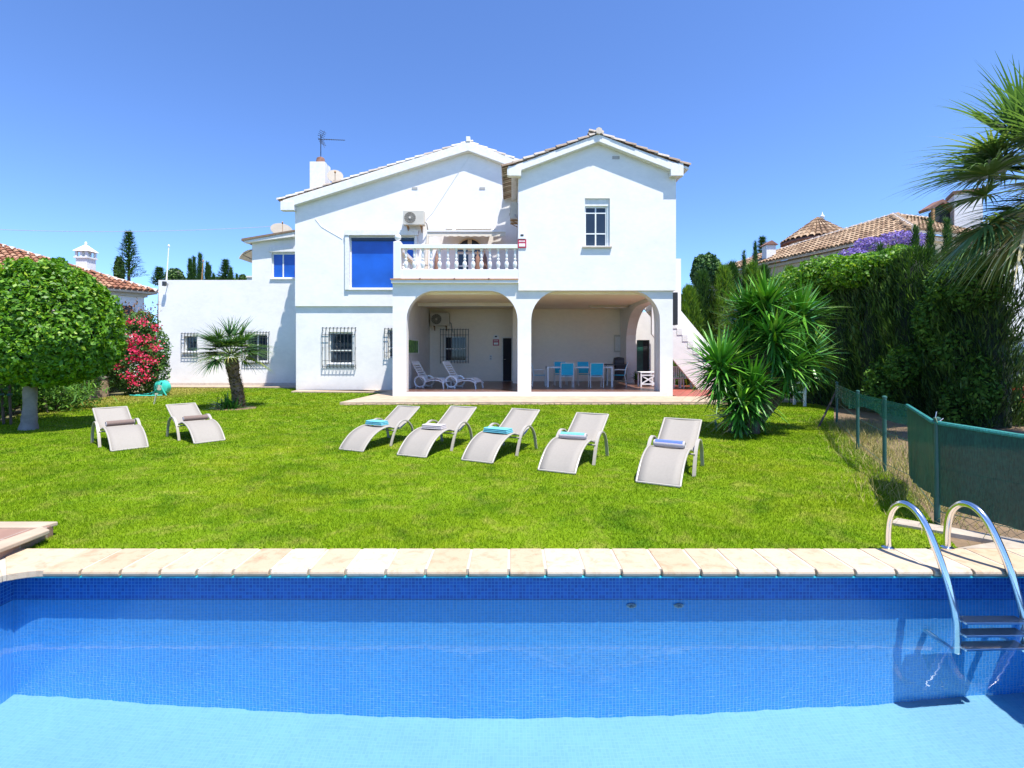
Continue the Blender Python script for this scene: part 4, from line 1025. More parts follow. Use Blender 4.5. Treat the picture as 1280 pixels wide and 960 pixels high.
# ---------- sun loungers ----------
def bez(pts, n=5): return smooth_path(pts, n)
def make_lounger():
    t = thing('sun_lounger', (0,0,0), 'x', 'sun lounger', 'taupe sling sun loungers on the lawn')
    W = .29
    prof = [(0,.02),(.10,.13),(.28,.27),(.50,.36),(.72,.39),(.90,.345),(1.04,.31),(1.14,.325),(1.29,.395),(1.46,.49),(1.63,.59),(1.79,.685)]
    P = bez([(a,0,b_) for a, b_ in prof], 4)
    for s in (-1,1):
        m = MB(); m.tube([(p.x, s*W, p.z) for p in P], .016, 8); m.build('side_rail', M['tube_white'], t, smooth=True)
        A = bez([(.74,s*(W+.055),0.0),(.80,s*(W+.055),.15),(.90,s*(W+.055),.33),(1.03,s*(W+.055),.44),(1.17,s*(W+.055),.47),(1.32,s*(W+.055),.42),(1.45,s*(W+.055),.27),(1.53,s*(W+.055),.0)], 4)
        m = MB()
        for i in range(len(A)-1): m.obox(A[i], A[i+1]+(A[i+1]-A[i])*.12, .05, .022, up=(0,0,1) if i > 2 and i < len(A)-4 else (1,0,0))
        m.build('leg', M['tube_white'], t)
    for a_, b_, r_ in ((Vector((1.04,-W-.05,.335)),Vector((1.04,W+.05,.335)),.014),(Vector((.86,-W-.05,.30)),Vector((.86,W+.05,.30)),.014),(P[0]+Vector((0,-W,0)),P[0]+Vector((0,W,0)),.016),(P[-1]+Vector((0,-W,0)),P[-1]+Vector((0,W,0)),.016)):
        m = MB(); m.tube([a_, b_], r_, 7); m.build('cross_bar', M['tube_white'], t, smooth=True)
    m = MB(); ny = 5
    for i in range(len(P)-1):
        for j in range(ny):
            def Q(p, jj):
                y = -W+.008+(2*W-.016)*jj/ny; sag = .014*math.sin(math.pi*jj/ny); return (p.x, y, p.z+.006-sag)
            m.quad(Q(P[i],j),Q(P[i+1],j),Q(P[i+1],j+1),Q(P[i],j+1))
    f = m.build('sling', M['fabric_tan'], t, smooth=True, weld=True); so = f.modifiers.new('t','SOLIDIFY'); so.thickness = .004; so.offset = 0
    return t
lg = make_lounger(); S = .86
spots = [(-2.50,7.95,(.43,.90),'taupe sun lounger farthest left of the row of five, a light blue towel on it'),
         (-1.475,7.51,(.41,.91),'second sun lounger of the row of five, with the off-white towel'),
         (-.49,7.14,(.466,.885),'middle sun lounger of the row of five, with the wide light blue towel'),
         (.565,6.52,(.44,.90),'fourth sun lounger of the row of five, with the rolled pale blue and white towel'),
         (1.68,5.90,(.48,.88),'nearest and rightmost sun lounger, below the yucca, with the blue-edged towel'),
         (-6.02,8.07,(-.74,.67),'left lounger of the pair facing right, beside the round tree'),
         (-5.15,8.73,(-.76,.65),'right lounger of the pair facing right, in front of the small palm')]
towel_kind = [('towel_cyan','fold'),('towel_white','fold'),('towel_cyan','fold'),('towel_white','roll'),('towel_white','roll'),('towel_taupe','roll'),('towel_taupe','roll')]
tlabel = ['folded light blue towel on the farthest left lounger of the five','folded off-white towel on the second lounger of the five','wide folded light blue towel on the middle lounger of the five',
          'rolled white towel with a pale blue stripe on the fourth lounger','rolled white towel edged in blue on the nearest lounger','rolled taupe towel on the left lounger of the pair','rolled taupe towel on the right lounger of the pair']
for i, (x, y, d, lb) in enumerate(spots):
    o = lg if i == 0 else copy_tree(lg); a = math.atan2(d[1], d[0])
    place(o, x, y, LZ+.0, a, lb, S*(1.0 if 0 < i < 5 else .95))
    mat, kd = towel_kind[i]; tt = thing('towel', (0,0,0), tlabel[i], 'towel', 'towels on the loungers')
    if kd == 'fold':
        m = MB(); w2 = .21 if i < 2 else .25
        for k in range(3):
            sec = [( -.10+.004*k, .0+k*.027), (.10-.006*k, .0+k*.027), (.112-.006*k, .012+k*.027), (.10-.006*k, .025+k*.027), (-.10+.004*k, .025+k*.027), (-.108, .012+k*.027)]
            m.prism([(u*1.0, v) for u, v in sec], 'y', -w2+.006*k, w2-.008*k)
        tw = m.build('folded_cloth', M[mat], tt, bevel=.008)
        m = MB(); m.box(-.09,.085,w2*.55,w2*.65,.0785,.0805); m.build('hem', M['towel_white'], tt)
        zt_ = .395; xx = .70
    else:
        m = MB(); r = .062; sec = []
        for k in range(40):
            th = k*.42; rad = .012+.05*k/40; sec.append((rad*math.cos(th), rad*math.sin(th)))
        outer = [(r*math.cos(a2), r*math.sin(a2)*.85) for a2 in np.linspace(0, 2*math.pi, 22, endpoint=False)]
        m.prism(outer, 'y', -.22, .22); m.build('rolled_cloth', M[mat], tt, smooth=True, bevel=.01)
        m = MB()
        for sy in (-1,1): m.tube([(p[0]*.95, sy*.222, p[1]*.8) for p in sec], .004, 4)
        m.build('roll_edge', M['towel_white' if mat != 'towel_white' else 'grey'], tt)
        if mat == 'towel_white':
            m = MB(); sm = M['towel_cyan'] if i == 3 else M['towel_blue']
            arcA = [(1.03*r*math.cos(a2), 1.03*r*math.sin(a2)*.86) for a2 in np.linspace(R(60), R(150), 7)]
            for k in range(6): m.quad((arcA[k][0],-.2,arcA[k][1]),(arcA[k+1][0],-.2,arcA[k+1][1]),(arcA[k+1][0],.2,arcA[k+1][1]),(arcA[k][0],.2,arcA[k][1]))
            m.build('stripe', sm, tt)
        zt_ = .395+.048; xx = .74 if i < 5 else .80
        if i >= 5: zt_ = .375+.048
    c, s_ = math.cos(a), math.sin(a)
    place(tt, x+c*xx*S, y+s_*xx*S, LZ+zt_*S, a+(.06 if i%2 else -.05), None, S)

# ---------- white resin loungers on the porch ----------
def resin_lounger():
    t = thing('resin_lounger', (0,0,0), 'x', 'sun lounger', 'white resin loungers on the porch')
    # local x: head (0) to foot (1.5)
    def sheet(prof, W, holes):
        m = MB()
        for i in range(len(prof)-1):
            (a, b_), (c, d) = prof[i], prof[i+1]
            if i in holes:
                for u0, u1 in ((-W, -W*.78), (W*.78, W)): m.quad((a,u0,b_),(c,u0,d),(c,u1,d),(a,u1,b_))
            else: m.quad((a,-W,b_),(c,-W,d),(c,W,d),(a,W,b_))
        return m
    pr = []; n = 15
    for i in range(n+1):
        s = i/n; pr.append((0.0+.42*s, 1.0-.66*s))
    f = sheet(pr, .27, {3,5,7,9,11}).build('backrest', M['resin'], t, recalc=False); so = f.modifiers.new('t','SOLIDIFY'); so.thickness = .02
    P = bez([(.42,0,.33),(.62,0,.30),(.85,0,.36),(1.05,0,.40),(1.25,0,.36),(1.42,0,.24)], 4)
    f = sheet([(p.x,p.z) for p in P], .27, {4,7,10,13}).build('seat', M['resin'], t, recalc=False); so = f.modifiers.new('t','SOLIDIFY'); so.thickness = .02
    for s in (-1,1):
        m = MB(); pts = [(.40+.23*math.cos(a), s*.31, .24+.20*math.sin(a)) for a in np.linspace(0, 2*math.pi, 25)]
        m.tube(pts, .035, 8, cap=False); m.build('ring_arm', M['resin'], t, smooth=True)
        m = MB(); m.tube([(.6,s*.30,.22),(.9,s*.30,.30),(1.2,s*.30,.30),(1.44,s*.30,.2)], .025, 7); m.build('side_rail', M['resin'], t, smooth=True)
        for lx in (.28,.52): 
            m = MB(); m.obox((lx,s*.31,.07),(lx+(.04 if lx>.4 else -.04),s*.31,0),.05,.04,up=(1,0,0)); m.build('leg', M['resin'], t)
        m = MB(); m.obox((1.38,s*.30,.24),(1.42,s*.30,0),.04,.04,up=(1,0,0)); m.build('leg', M['resin'], t)
    return t
rl_ = resin_lounger(); rz = R(-22)
place(rl_, WX(519,19.3), 19.3, PF, rz, 'left white slatted resin lounger against the porch side wall', .98)
rl2 = copy_tree(rl_); place(rl2, WX(557.5,19.2), 19.2, PF, rz, 'right white slatted resin lounger under the barred porch window', .98)
# ---------- dining set ----------
YT = 19.4
def tz(py): return WZ(py, YT)
t = thing('dining_table', (WX(725,YT), YT, PF), 'long dining table with a white metal frame and dark glass top on the porch', 'table')
tx0, tx1, ty0, ty1 = WX(684,YT), WX(766,YT), YT, YT+1.0; zt_ = .97
m = MB(); m.box(tx0,tx1,ty0,ty0+.05,zt_-.05,zt_); m.box(tx0,tx1,ty1-.05,ty1,zt_-.05,zt_); m.box(tx0,tx0+.05,ty0+.05,ty1-.05,zt_-.05,zt_); m.box(tx1-.05,tx1,ty0+.05,ty1-.05,zt_-.05,zt_); m.build('frame', M['white'], t)
m = MB(); m.box(tx0+.05,tx1-.05,ty0+.05,ty1-.05,zt_-.012,zt_-.003); m.build('table_top', M['glass_smoke'], t)
for a in (tx0, tx1-.06):
    for b_ in (ty0, ty1-.06): m = MB(); m.box(a+.001,a+.059,b_+.001,b_+.059,PF,zt_-.051); m.build('leg', M['white'], t)
def chair():
    t = thing('dining_chair', (0,0,0), 'x', 'chair', 'turquoise chairs round the porch table')
    # faces +y; back at y=0
    for s in (-1,1):
        m = MB(); m.tube([(s*.24,-.06,0),(s*.24,.0,.42),(s*.24,-.04,.68),(s*.24,-.12,.92)], .014, 7); m.build('leg', M['white'], t, smooth=True)
        m = MB(); m.tube([(s*.24,.46,0),(s*.24,.44,.44)], .014, 7); m.build('leg', M['white'], t)
        m = MB(); m.tube([(s*.25,-.02,.64),(s*.25,.25,.65),(s*.25,.42,.63),(s*.25,.44,.44)], .013, 7); m.build('armrest', M['white'], t, smooth=True)
    m = MB(); m.box(-.225,.225,.0,.45,.425,.44); m.build('seat', M['turq'], t, bevel=.005)
    m = MB(); m.prism([(.005,.47),(.02,.47),(-.02,.70),(-.10,.93),(-.115,.925),(-.035,.69)], 'x', -.222, .222); m.build('backrest', M['turq'], t)
    m = MB(); m.tube([(-.24,0,.42),(.24,0,.42)], .012, 6); m.tube([(-.24,-.12,.92),(.24,-.12,.92)], .012, 6); m.build('stretcher', M['white'], t)
    return t
ch0 = chair()
for i, (px, Y, rz, lb) in enumerate([(709,19.1,0,'left of the two near turquoise chairs with their backs to the lawn'),(746,19.1,0,'right of the two near turquoise chairs with their backs to the lawn'),
    (700,20.9,180,'left far turquoise chair behind the dining table'),(729,20.9,180,'right far turquoise chair behind the dining table'),(667,19.95,-90,'chair at the left head of the table, half hidden by the middle pillar'),(781,19.9,78,'turquoise chair turned sideways at the right head of the table')]):
    o = ch0 if i == 0 else copy_tree(ch0); place(o, WX(px,Y), Y, PF, R(rz), lb)
# sideboard behind the table with dark things on it
t = thing('barbecue_trolley', (WX(770,21.4),21.4,PF), 'dark barbecue trolley behind the right end of the dining table', 'barbecue')
x0, x1 = WX(756,21.4), WX(784,21.4)
m = MB(); m.box(x0,x1,21.3,21.8,.98,1.03); m.build('shelf', M['iron'], t)
m = MB(); m.lathe([(.05,-.22),(.2,-.2),(.23,0),(.2,.2),(.05,.22)], ((x0+x1)/2+.15,21.55,1.1), 14, 'x'); m.build('lid', M['iron'], t, smooth=True)
m = MB(); m.box((x0+x1)/2,x1-.05,21.35,21.75,.35,.975); m.build('cabinet', M['dark'], t)
for a in (x0+.03,x1-.06): m = MB(); m.box(a,a+.03,21.32,21.35,PF,.979); m.build('leg', M['iron'], t)
# bench with cross lattice in the side arch
t = thing('lattice_bench', (WX(811,19.6),19.6,PF), 'white low wooden bench with crossed lattice sides in the side arch', 'bench')
x0, x1, y = WX(800.5,19.6), WX(821,19.6), 19.6; z0 = .2; zt_ = .77
m = MB(); m.box(x0,x1,y,y+.5,zt_-.05,zt_); m.build('top', M['white'], t, bevel=.006)
for a in (x0+.01,x1-.06):
    for b_ in (y+.01,y+.44): m = MB(); m.box(a,a+.05,b_,b_+.05,z0,zt_-.052); m.build('leg', M['white'], t)
m = MB(); m.obox((x0+.06,y+.035,z0+.12),(x1-.06,y+.035,zt_-.15),.02,.05); m.obox((x0+.06,y+.045,zt_-.15),(x1-.06,y+.045,z0+.12),.02,.05); m.obox((x0+.06,y+.03,z0+.1),(x1-.06,y+.03,z0+.1),.02,.05); m.obox((x0+.06,y+.03,zt_-.13),(x1-.06,y+.03,zt_-.13),.02,.05); m.build('lattice', M['white'], t)
def potplant(x, y, z, s, lb, leafm='leaf_hedge'):
    t = thing('potted_plant', (x,y,z), lb, 'potted plant')
    m = MB(); m.lathe([(s*.5,0),(s*.75,s*1.1),(s*.8,s*1.2),(s*.6,s*1.18)], (x,y,z), 14); m.build('pot', M['clay'], t, smooth=True)
    n = 60; b_ = np.tile([x,y,z+s*1.1],(n,1))+RNG.normal(size=(n,3))*[s*.2,s*.2,0]; d = RNG.normal(size=(n,3)); d[:,2] = np.abs(d[:,2])+.8
    q, ix = blades(b_, d, np.full(n, s*3), np.full(n, s*.4), 1.2, 3); npmesh('foliage', q, 4, RNG.random(n)[ix], M[leafm], t)
potplant(WX(796,21.2), 21.2, PF, .14, 'small dark potted plant beside the green side door')
potplant(WX(819,20.9), 20.9, PF, .13, 'potted plant with a tall dark stem behind the lattice bench')
# white plastic chairs under the stairs
def plastic_chair():
    t = thing('plastic_chair', (0,0,0), 'x', 'chair', 'white plastic chairs under the stairs')
    m = MB(); m.box(-.22,.22,0,.44,.40,.43); m.build('seat', M['resin'], t, bevel=.01)
    m = MB()
    for k in range(5): m.box(-.2+k*.09,-.14+k*.09,.40,.42,.431,.84)
    m.box(-.2,.22,.395,.425,.84,.90); m.build('backrest', M['resin'], t)
    for a in (-.21,.17):
        for b_ in (.01,.39): m = MB(); m.obox((a+.02,b_+.02,.4),(a+.02+(.03 if a>0 else -.03),b_+.02,0),.04,.04,up=(1,0,0)); m.build('leg', M['resin'], t)
    return t
pc = plastic_chair(); place(pc, WX(848,20.7), 20.6, .055, R(10), 'left white plastic chair under the outside staircase')
pc2 = copy_tree(pc); place(pc2, WX(857,20.8), 20.7, .055, R(-12), 'right white plastic chair under the outside staircase')
# white garden table behind the yucca
t = thing('garden_table', (WX(985,14.5),14.5,LZ), 'white wooden table frame standing on the lawn behind the yucca', 'table')
x0, x1, y = WX(968,14.5), WX(1008,14.5), 14.5
m = MB(); m.box(x0,x1,y,y+.6,.62,.66); m.build('table_top', M['trim'], t)
m = MB(); m.box(x0+.06,x1-.06,y+.02,y+.05,.36,.40); m.build('stretcher', M['trim'], t)
for a in (x0+.001,x1-.059):
    for b_ in (y+.001,y+.53): m = MB(); m.box(a,a+.06,b_,b_+.06,LZ,.619); m.build('leg', M['trim'], t)
# ---------- garden fence ----------
FP = [(6.98,11.0,.83),(5.47,8.1,.86),(4.78,6.57,.90),(4.62,5.95,.89),(3.82,4.6,.875),(4.12,4.08,.83),(5.2,2.3,.83)]
t = thing('garden_fence', (4.8,6.6,LZ), 'low green wire garden fence with dark green shade netting, at the right', 'fence')
for i in (0,1,2,4,6):
    x,y,z = FP[i]; m = MB(); m.tube([(x,y,-.1),(x,y,z+.02)], .024, 10); p = m.build('post', M['post_green'], t, smooth=True)
    m = MB(); m.lathe([(.028,0),(.028,.02),(.012,.03)], (x,y,z+.02), 10); m.build('post_cap', M['post_green'], p, smooth=True)
m = MB(); m.tube([(6.98,11.0,.7),(6.35,10.6,LZ)], .02, 8); m.build('brace', M['bark_dark'], t)
m = MB()
for h in (.99,.55,.12):
    m.tube([(x,y,LZ+(z-LZ)*h) for x,y,z in FP], .0035, 5)
# diamond mesh of the chain link
def along(s):
    L = [0]
    for i in range(len(FP)-1): L.append(L[-1]+math.dist(FP[i][:2],FP[i+1][:2]))
    s = max(0,min(L[-1]-1e-6,s)); i = max(j for j in range(len(L)) if L[j] <= s); i = min(i,len(FP)-2); u = (s-L[i])/(L[i+1]-L[i])
    a, b_ = FP[i], FP[i+1]; return Vector((a[0]+(b_[0]-a[0])*u, a[1]+(b_[1]-a[1])*u, a[2]+(b_[2]-a[2])*u)), L[-1]
Ltot = along(0)[1]; st_ = .075; nz = 12; s = 0
while s < Ltot-.1:
    for j in range(nz):
        for sg in (0,1):
            pa, pb = along(s)[0], along(s+st_)[0]
            za = LZ+.02+(pa.z-LZ-.05)*(j+sg)/nz; zb = LZ+.02+(pb.z-LZ-.05)*(j+1-sg)/nz
            a = Vector((pa.x,pa.y,za)); b_ = Vector((pb.x,pb.y,zb)); u = Vector((0,0,.0018)); m.quad(a-u,b_-u,b_+u,a+u)
    s += st_
m.build('wire_mesh', M['post_green'], t)
def netmat(name, c, alpha):
    m, nt, b, out = _nt(name); v = _coord(nt, scale=(1,1,1)); n = _noise(nt, 3, 4, .6, v); n2 = _noise(nt, 120, 2, .5, _coord(nt, scale=(1,1,.15)))
    c1 = _mix(nt, 1, _ramp(nt, n.outputs[0], [(.3,tuple(x*.7 for x in c)),(.7,c)]), _ramp(nt, n2.outputs[0], [(.3,(.6,.6,.6)),(.7,(1.2,1.2,1.2))]), 'MULTIPLY')
    nt.links.new(c1, b.inputs['Base Color']); b.inputs['Roughness'].default_value = .7
    tr = nt.nodes.new('ShaderNodeBsdfTranslucent'); nt.links.new(c1, tr.inputs[0]); mx = nt.nodes.new('ShaderNodeMixShader'); mx.inputs[0].default_value = .22
    nt.links.new(b.outputs[0], mx.inputs[1]); nt.links.new(tr.outputs[0], mx.inputs[2])
    tp = nt.nodes.new('ShaderNodeBsdfTransparent'); m2 = nt.nodes.new('ShaderNodeMixShader'); m2.inputs[0].default_value = alpha
    nt.links.new(tp.outputs[0], m2.inputs[1]); nt.links.new(mx.outputs[0], m2.inputs[2]); nt.links.new(m2.outputs[0], out.inputs[0]); return m
def net(s0, s1, top, bot, mat, name, off=.03, wav=.03):
    m = MB(); n = int((s1-s0)/.06); rows = 8
    G = []
    for i in range(n+1):
        s = s0+(s1-s0)*i/n; p = along(s)[0]; q = along(min(s+.05,Ltot-.01))[0]; d = (q-p); d.z = 0
        d = d.normalized() if d.length > 1e-6 else Vector((0,-1,0)); nn = Vector((d.y,-d.x,0))
        if nn.x > 0: nn = -nn
        col = []
        for j in range(rows+1):
            h = top(s)+(bot(s)-top(s))*j/rows; o = off+wav*(j/rows)*math.sin(s*5.2+.6*math.sin(s*13))+.010*math.sin(s*31)*(j/rows)
            z = LZ+(p.z-LZ)*h; col.append(Vector((p.x,p.y,z))+nn*o)
        G.append(col)
    for i in range(n):
        for j in range(rows): m.quad(G[i][j],G[i+1][j],G[i+1][j+1],G[i][j+1])
    return m.build(name, mat, t, smooth=True, weld=True)
L3 = sum(math.dist(FP[i][:2],FP[i+1][:2]) for i in range(3))
net(L3+.02, Ltot-.05, lambda s: 1.0, lambda s: .16+.05*math.sin(s*2.1), netmat('shade_net', (.012,.085,.05), .965), 'shade_netting')
net(.05, L3, lambda s: 1.0, lambda s: .62+.06*math.sin(s*2)+.18*min(1,s/5.5), netmat('thin_net', (.01,.13,.09), .7), 'thin_netting', .02, .02)
m = MB(); m.tube([tuple(along(L3+.02+k*.1)[0]+Vector((-.03,0,0))) for k in range(int((Ltot-L3-.1)/.1))], .02, 8); m.build('net_hem', netmat('net_hem', (.03,.28,.25), 1), t, smooth=True)
m = MB(); x,y,z = FP[4]; m.tube([(x-.02,y-.03,z),(x-.04,y-.03,z+.05),(x-.03,y-.03,z+.1)], .003, 5); m.tube([(x-.02,y-.03,z),(x+.03,y-.03,z+.04)], .003, 5); m.build('wire_tie', M['alu'], t)
# overhead cable
t = thing('overhead_cable', (WX(370,26),26,WZ(281,26)), 'thin overhead wire sagging across the sky on the left', 'cable')
m = MB(); pts = []
for px in range(-60, 380, 20): pts.append((WX(px,26),26+0,WZ(289.5-8.5*((px-130)/240)**2,26)))
m.tube(pts, .012, 5); m.build('wire', M['grey'], t)
# ---------- plants ----------
def trunk_mesh(pts, rs, n=12, rough=.08):
    m = MB(); P = smooth_path(pts, 4); R_ = np.interp(np.linspace(0,len(rs)-1,len(P)), range(len(rs)), rs)
    m.tube(P, [r*(1+random.uniform(-rough,rough)) for r in R_], n); return m
# round clipped tree at the left
def round_tree():
    t = thing('clipped_tree', (-9.62,10.2,LZ), 'round-headed clipped tree with glossy bright leaves and a pale trunk, far left', 'tree')
    x, y = -9.62, 10.2
    m = trunk_mesh([(x-.02,y,LZ-.05),(x,y,.12),(x+.02,y,.5),(x+.02,y,.95),(x+.05,y,1.4)], [.165,.125,.11,.11,.11], 16); m.build('trunk', M['bark'], t, smooth=True)
    for a in range(9):
        th = a*.7; m = trunk_mesh([(x+.03,y,.95),(x+.03+.35*math.cos(th),y+.35*math.sin(th),1.5),(x+.3+.9*math.cos(th),y+.9*math.sin(th),2.3)], [.09,.06,.02], 8); m.build('limb', M['bark'], t, smooth=True)
    c = np.array([-9.42, 10.35, 1.76]); n = 60000
    d = ico_points(n); 
    r_up = np.array([1.25,1.34,1.62]); r_dn = np.array([1.25,1.34,.95])
    rr = np.where(d[:,2:3] > 0, r_up, r_dn)
    # superellipse-like, dome with a flatter underside, lumpy
    lump = 1+.055*np.sin(d[:,0]*9+2*np.sin(d[:,1]*7))*np.sin(d[:,2]*8+1)+.035*np.sin(d[:,0]*23+d[:,2]*17)*np.sin(d[:,1]*21)
    depth = 1-.16*RNG.random(n)**1.4-(RNG.random(n) < .15)*RNG.random(n)*.35
    P = c+d*rr*(lump*depth)[:,None]
    # thin spots, so dark gaps open between leaf clusters
    gap = np.sin(P[:,0]*14+3*np.sin(P[:,2]*9))*np.sin(P[:,2]*15+2*np.sin(P[:,1]*11))*np.sin(P[:,1]*13)
    k = (gap > -.06) | (RNG.random(n) < .22) ; P = P[k]; d = d[k]
    nr = unit(d*[1,1,1]+np.array([0,0,.5]))
    q = leaves(P, .092, nr, .8, .55, .3); q[:,:,2] = np.maximum(q[:,:,2], .86+.1*np.sin(q[:,:,0]*7))
    npmesh('crown', q, 4, np.clip(RNG.normal(.48,.26,len(P)),0,1), M['leaf_tree'], t)
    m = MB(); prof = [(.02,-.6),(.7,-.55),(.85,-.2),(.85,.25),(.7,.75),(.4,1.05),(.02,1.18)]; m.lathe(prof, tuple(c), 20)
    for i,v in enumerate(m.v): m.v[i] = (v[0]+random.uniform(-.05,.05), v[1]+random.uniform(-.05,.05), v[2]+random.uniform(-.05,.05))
    m.build('dark_core_hull', M['core'], t)  # added solid hull, blocks the view through and paints the inner shade
round_tree()
def leafcloud(t, name, boxes, n, size, mat, nup=.3, aspect=.55, rnd=(.5,.28), droop=0):
    """boxes: list of (cx,cy,cz,rx,ry,rz) lumps"""
    A = []; vol = np.array([b_[3]*b_[4]*b_[5] for b_ in boxes])**.67; vol = vol/vol.sum()
    for b_, v in zip(boxes, vol):
        k = int(n*v); d = ico_points(k); d2 = d*(1+.12*np.sin(d[:,0:1]*11+b_[0])*np.sin(d[:,2:3]*9+b_[1]))*(1-.4*RNG.random((k,1))**1.6)
        A.append(np.concatenate([np.array(b_[:3])+d2*np.array(b_[3:]), d],1))
    A = np.concatenate(A); A = A[A[:,2] > LZ]; d = A[:,3:]; q = leaves(A[:,:3], size, unit(d+[0,0,nup]), .9, aspect, droop)
    return npmesh(name, q, 4, np.clip(RNG.normal(rnd[0],rnd[1],len(A)),0,1), mat, t)
def stems(t, x, y, z0, spec, r=.02, mat='bark_dark'):
    m = MB()
    for (dx,dy,h) in spec: m.tube([(x,y,z0),(x+dx*.4,y+dy*.4,z0+h*.5),(x+dx,y+dy,z0+h)], [r,r*.8,r*.4], 6)
    return m.build('stem', M[mat], t)
def shrub(name, x, y, boxes, n, size, mat, label, cat='shrub', group=None, **k):
    t = thing(name, (x,y,LZ), label, cat, group)
    stems(t, x, y, LZ-.02, [(b_[0]-x,b_[1]-y,max(.1,b_[2])) for b_ in boxes[:6]])
    leafcloud(t, 'foliage', boxes, n, size, M[mat], **k); return t
# bougainvillea beside the wing
x, y = -13.9, 18.6
bx = [(a-.5,b_,c,d,e,f) for a,b_,c,d,e,f in [(-13.3,18.6,1.0,.95,.7,1.0),(-13.5,18.6,2.0,.8,.7,.8),(-12.7,18.8,1.6,.6,.5,.9),(-14.2,18.6,1.3,.6,.6,1.0),(-13.0,18.7,2.55,.5,.5,.5),(-12.55,18.7,.75,.45,.5,.8)]]
t = shrub('bougainvillea', x, y, bx, 16000, .10, 'leaf_boug', 'tall bougainvillea covered in crimson flowers against the left end of the wing')
cl = [(-12.5,1.2),(-12.35,1.7),(-12.6,2.0),(-12.75,.6),(-13.7,1.0),(-13.2,1.25),(-13.0,1.5),(-12.7,1.35),(-13.5,1.9),(-13.9,2.0),(-13.1,2.1),(-12.4,2.4),(-13.3,.7),(-13.1,.45),(-13.6,1.4),(-12.8,.9),(-13.0,1.9),(-14.1,2.3),(-13.4,2.6),(-13.2,1.6),(-14.5,1.6),(-12.9,2.6)]
P = np.concatenate([np.array([a-.12, 17.90+.1*random.random(), b_])+RNG.normal(size=(52,3))*[.13,.09,.08] for a, b_ in cl])
npmesh('flowers', leaves(P, .07, np.tile([0,-1,.3],(len(P),1)), .9, .8), 4, RNG.random(len(P)), M['flower_red'], t)
P = []
for k in range(14):
    a0 = np.array([-13.7+random.uniform(-.5,.5),18.6,2.7]); d = np.array([random.uniform(-.5,.9),random.uniform(-.2,.2),random.uniform(.4,1)]); 
    for s in np.linspace(0,1,40): P.append(a0+d*s*.75+RNG.normal(size=3)*.04)
P = np.array(P); ts = npmesh('top_shoots', leaves(P, .06, None, .9, .6), 4, RNG.random(len(P)), M['flower_red'] if False else leafmat('reddish_shoot',[(0,(.12,.10,.03)),(1,(.35,.12,.05))]), t); ts['kind'] = 'stuff'
# left boundary planting
LB = [(-11.6,11.3,.95,'dark_shrub','dark airy shrub at the left edge behind the round tree trunk'),(-12.7,13.0,1.0,'dark_shrub','leafy shrub just right of the round tree trunk in the border'),(-13.7,14.8,1.15,'dark_shrub','dense dark shrub in the border below the tree crown'),
      (-14.2,16.4,1.3,'dark_shrub','dark rounded shrub next to the bougainvillea'),(-13.8,10.6,1.4,'dark_shrub','far left shrub behind the thin stakes'),(-15.2,13.0,1.6,'dark_shrub','tall dark shrub deep in the left border')]
for i, (x, y, h, nm, lb) in enumerate(LB):
    bx = [(x+random.uniform(-.5,.5), y+random.uniform(-.5,.5), h*random.uniform(.45,.95), random.uniform(.5,.8), random.uniform(.5,.7), h*.5) for _ in range(5)]
    shrub(nm, x, y, bx, 5200, .10, 'leaf_hedge' if i in (2,3,5) else 'leaf_ivy', lb, 'shrub')
# backdrop hedge along the left boundary
t = thing('boundary_hedge', (-15,15,LZ), 'dark boundary hedge running behind the left border to the wing', 'hedge')
bx = [(-15.6+.12*k*0-.03*k, 9.5+k*.9, 1.15, .7, .8, 1.15) for k in range(13)]; leafcloud(t, 'foliage', bx, 26000, .11, M['leaf_hedge']); m = MB(); m.box(-16.1,-15.7,9,21,-.1,1.7); m.build('dark_core_hull', M['core'], t)  # the hedge core is an added dark block, shade put into its colour
t = thing('garden_wall', (-14.6,17.6,LZ), 'low brown stone wall in shade beside the left border', 'wall')
m = MB(); m.prism([(-15.0,14.6),(-14.8,14.6),(-14.3,18.2),(-14.5,18.2)], 'z', -.1, .62); m.build('masonry', M['rubble'], t, bevel=.02); m = MB(); m.prism([(-15.03,14.6),(-14.77,14.6),(-14.27,18.2),(-14.53,18.2)], 'z', .622, .67); m.build('capping', M['concrete'], t)
# thin dark stakes in the border
for i,(px,Y,lean,lb) in enumerate([(60,13.1,-.25,'thin dark leaning stake just right of the round tree trunk'),(5,10.9,-.08,'thin dark stake at the left edge of the picture'),(14,10.9,-.06,'thin dark stake second from the left edge')]):
    x = WX(px,Y); t = thing('plant_stake', (x,Y,LZ), lb, 'stake', 'dark stakes in the left border'); m = MB(); m.tube([(x,Y,-.08),(x+lean,Y,1.1)], .025, 7); m.build('rod', M['bark_dark'], t); m = MB(); m.tube([(x+lean*.6-.03,Y,.6),(x+lean*.6+.04,Y,.62)], .032, 7); m.build('tie', M['post_green'], t)
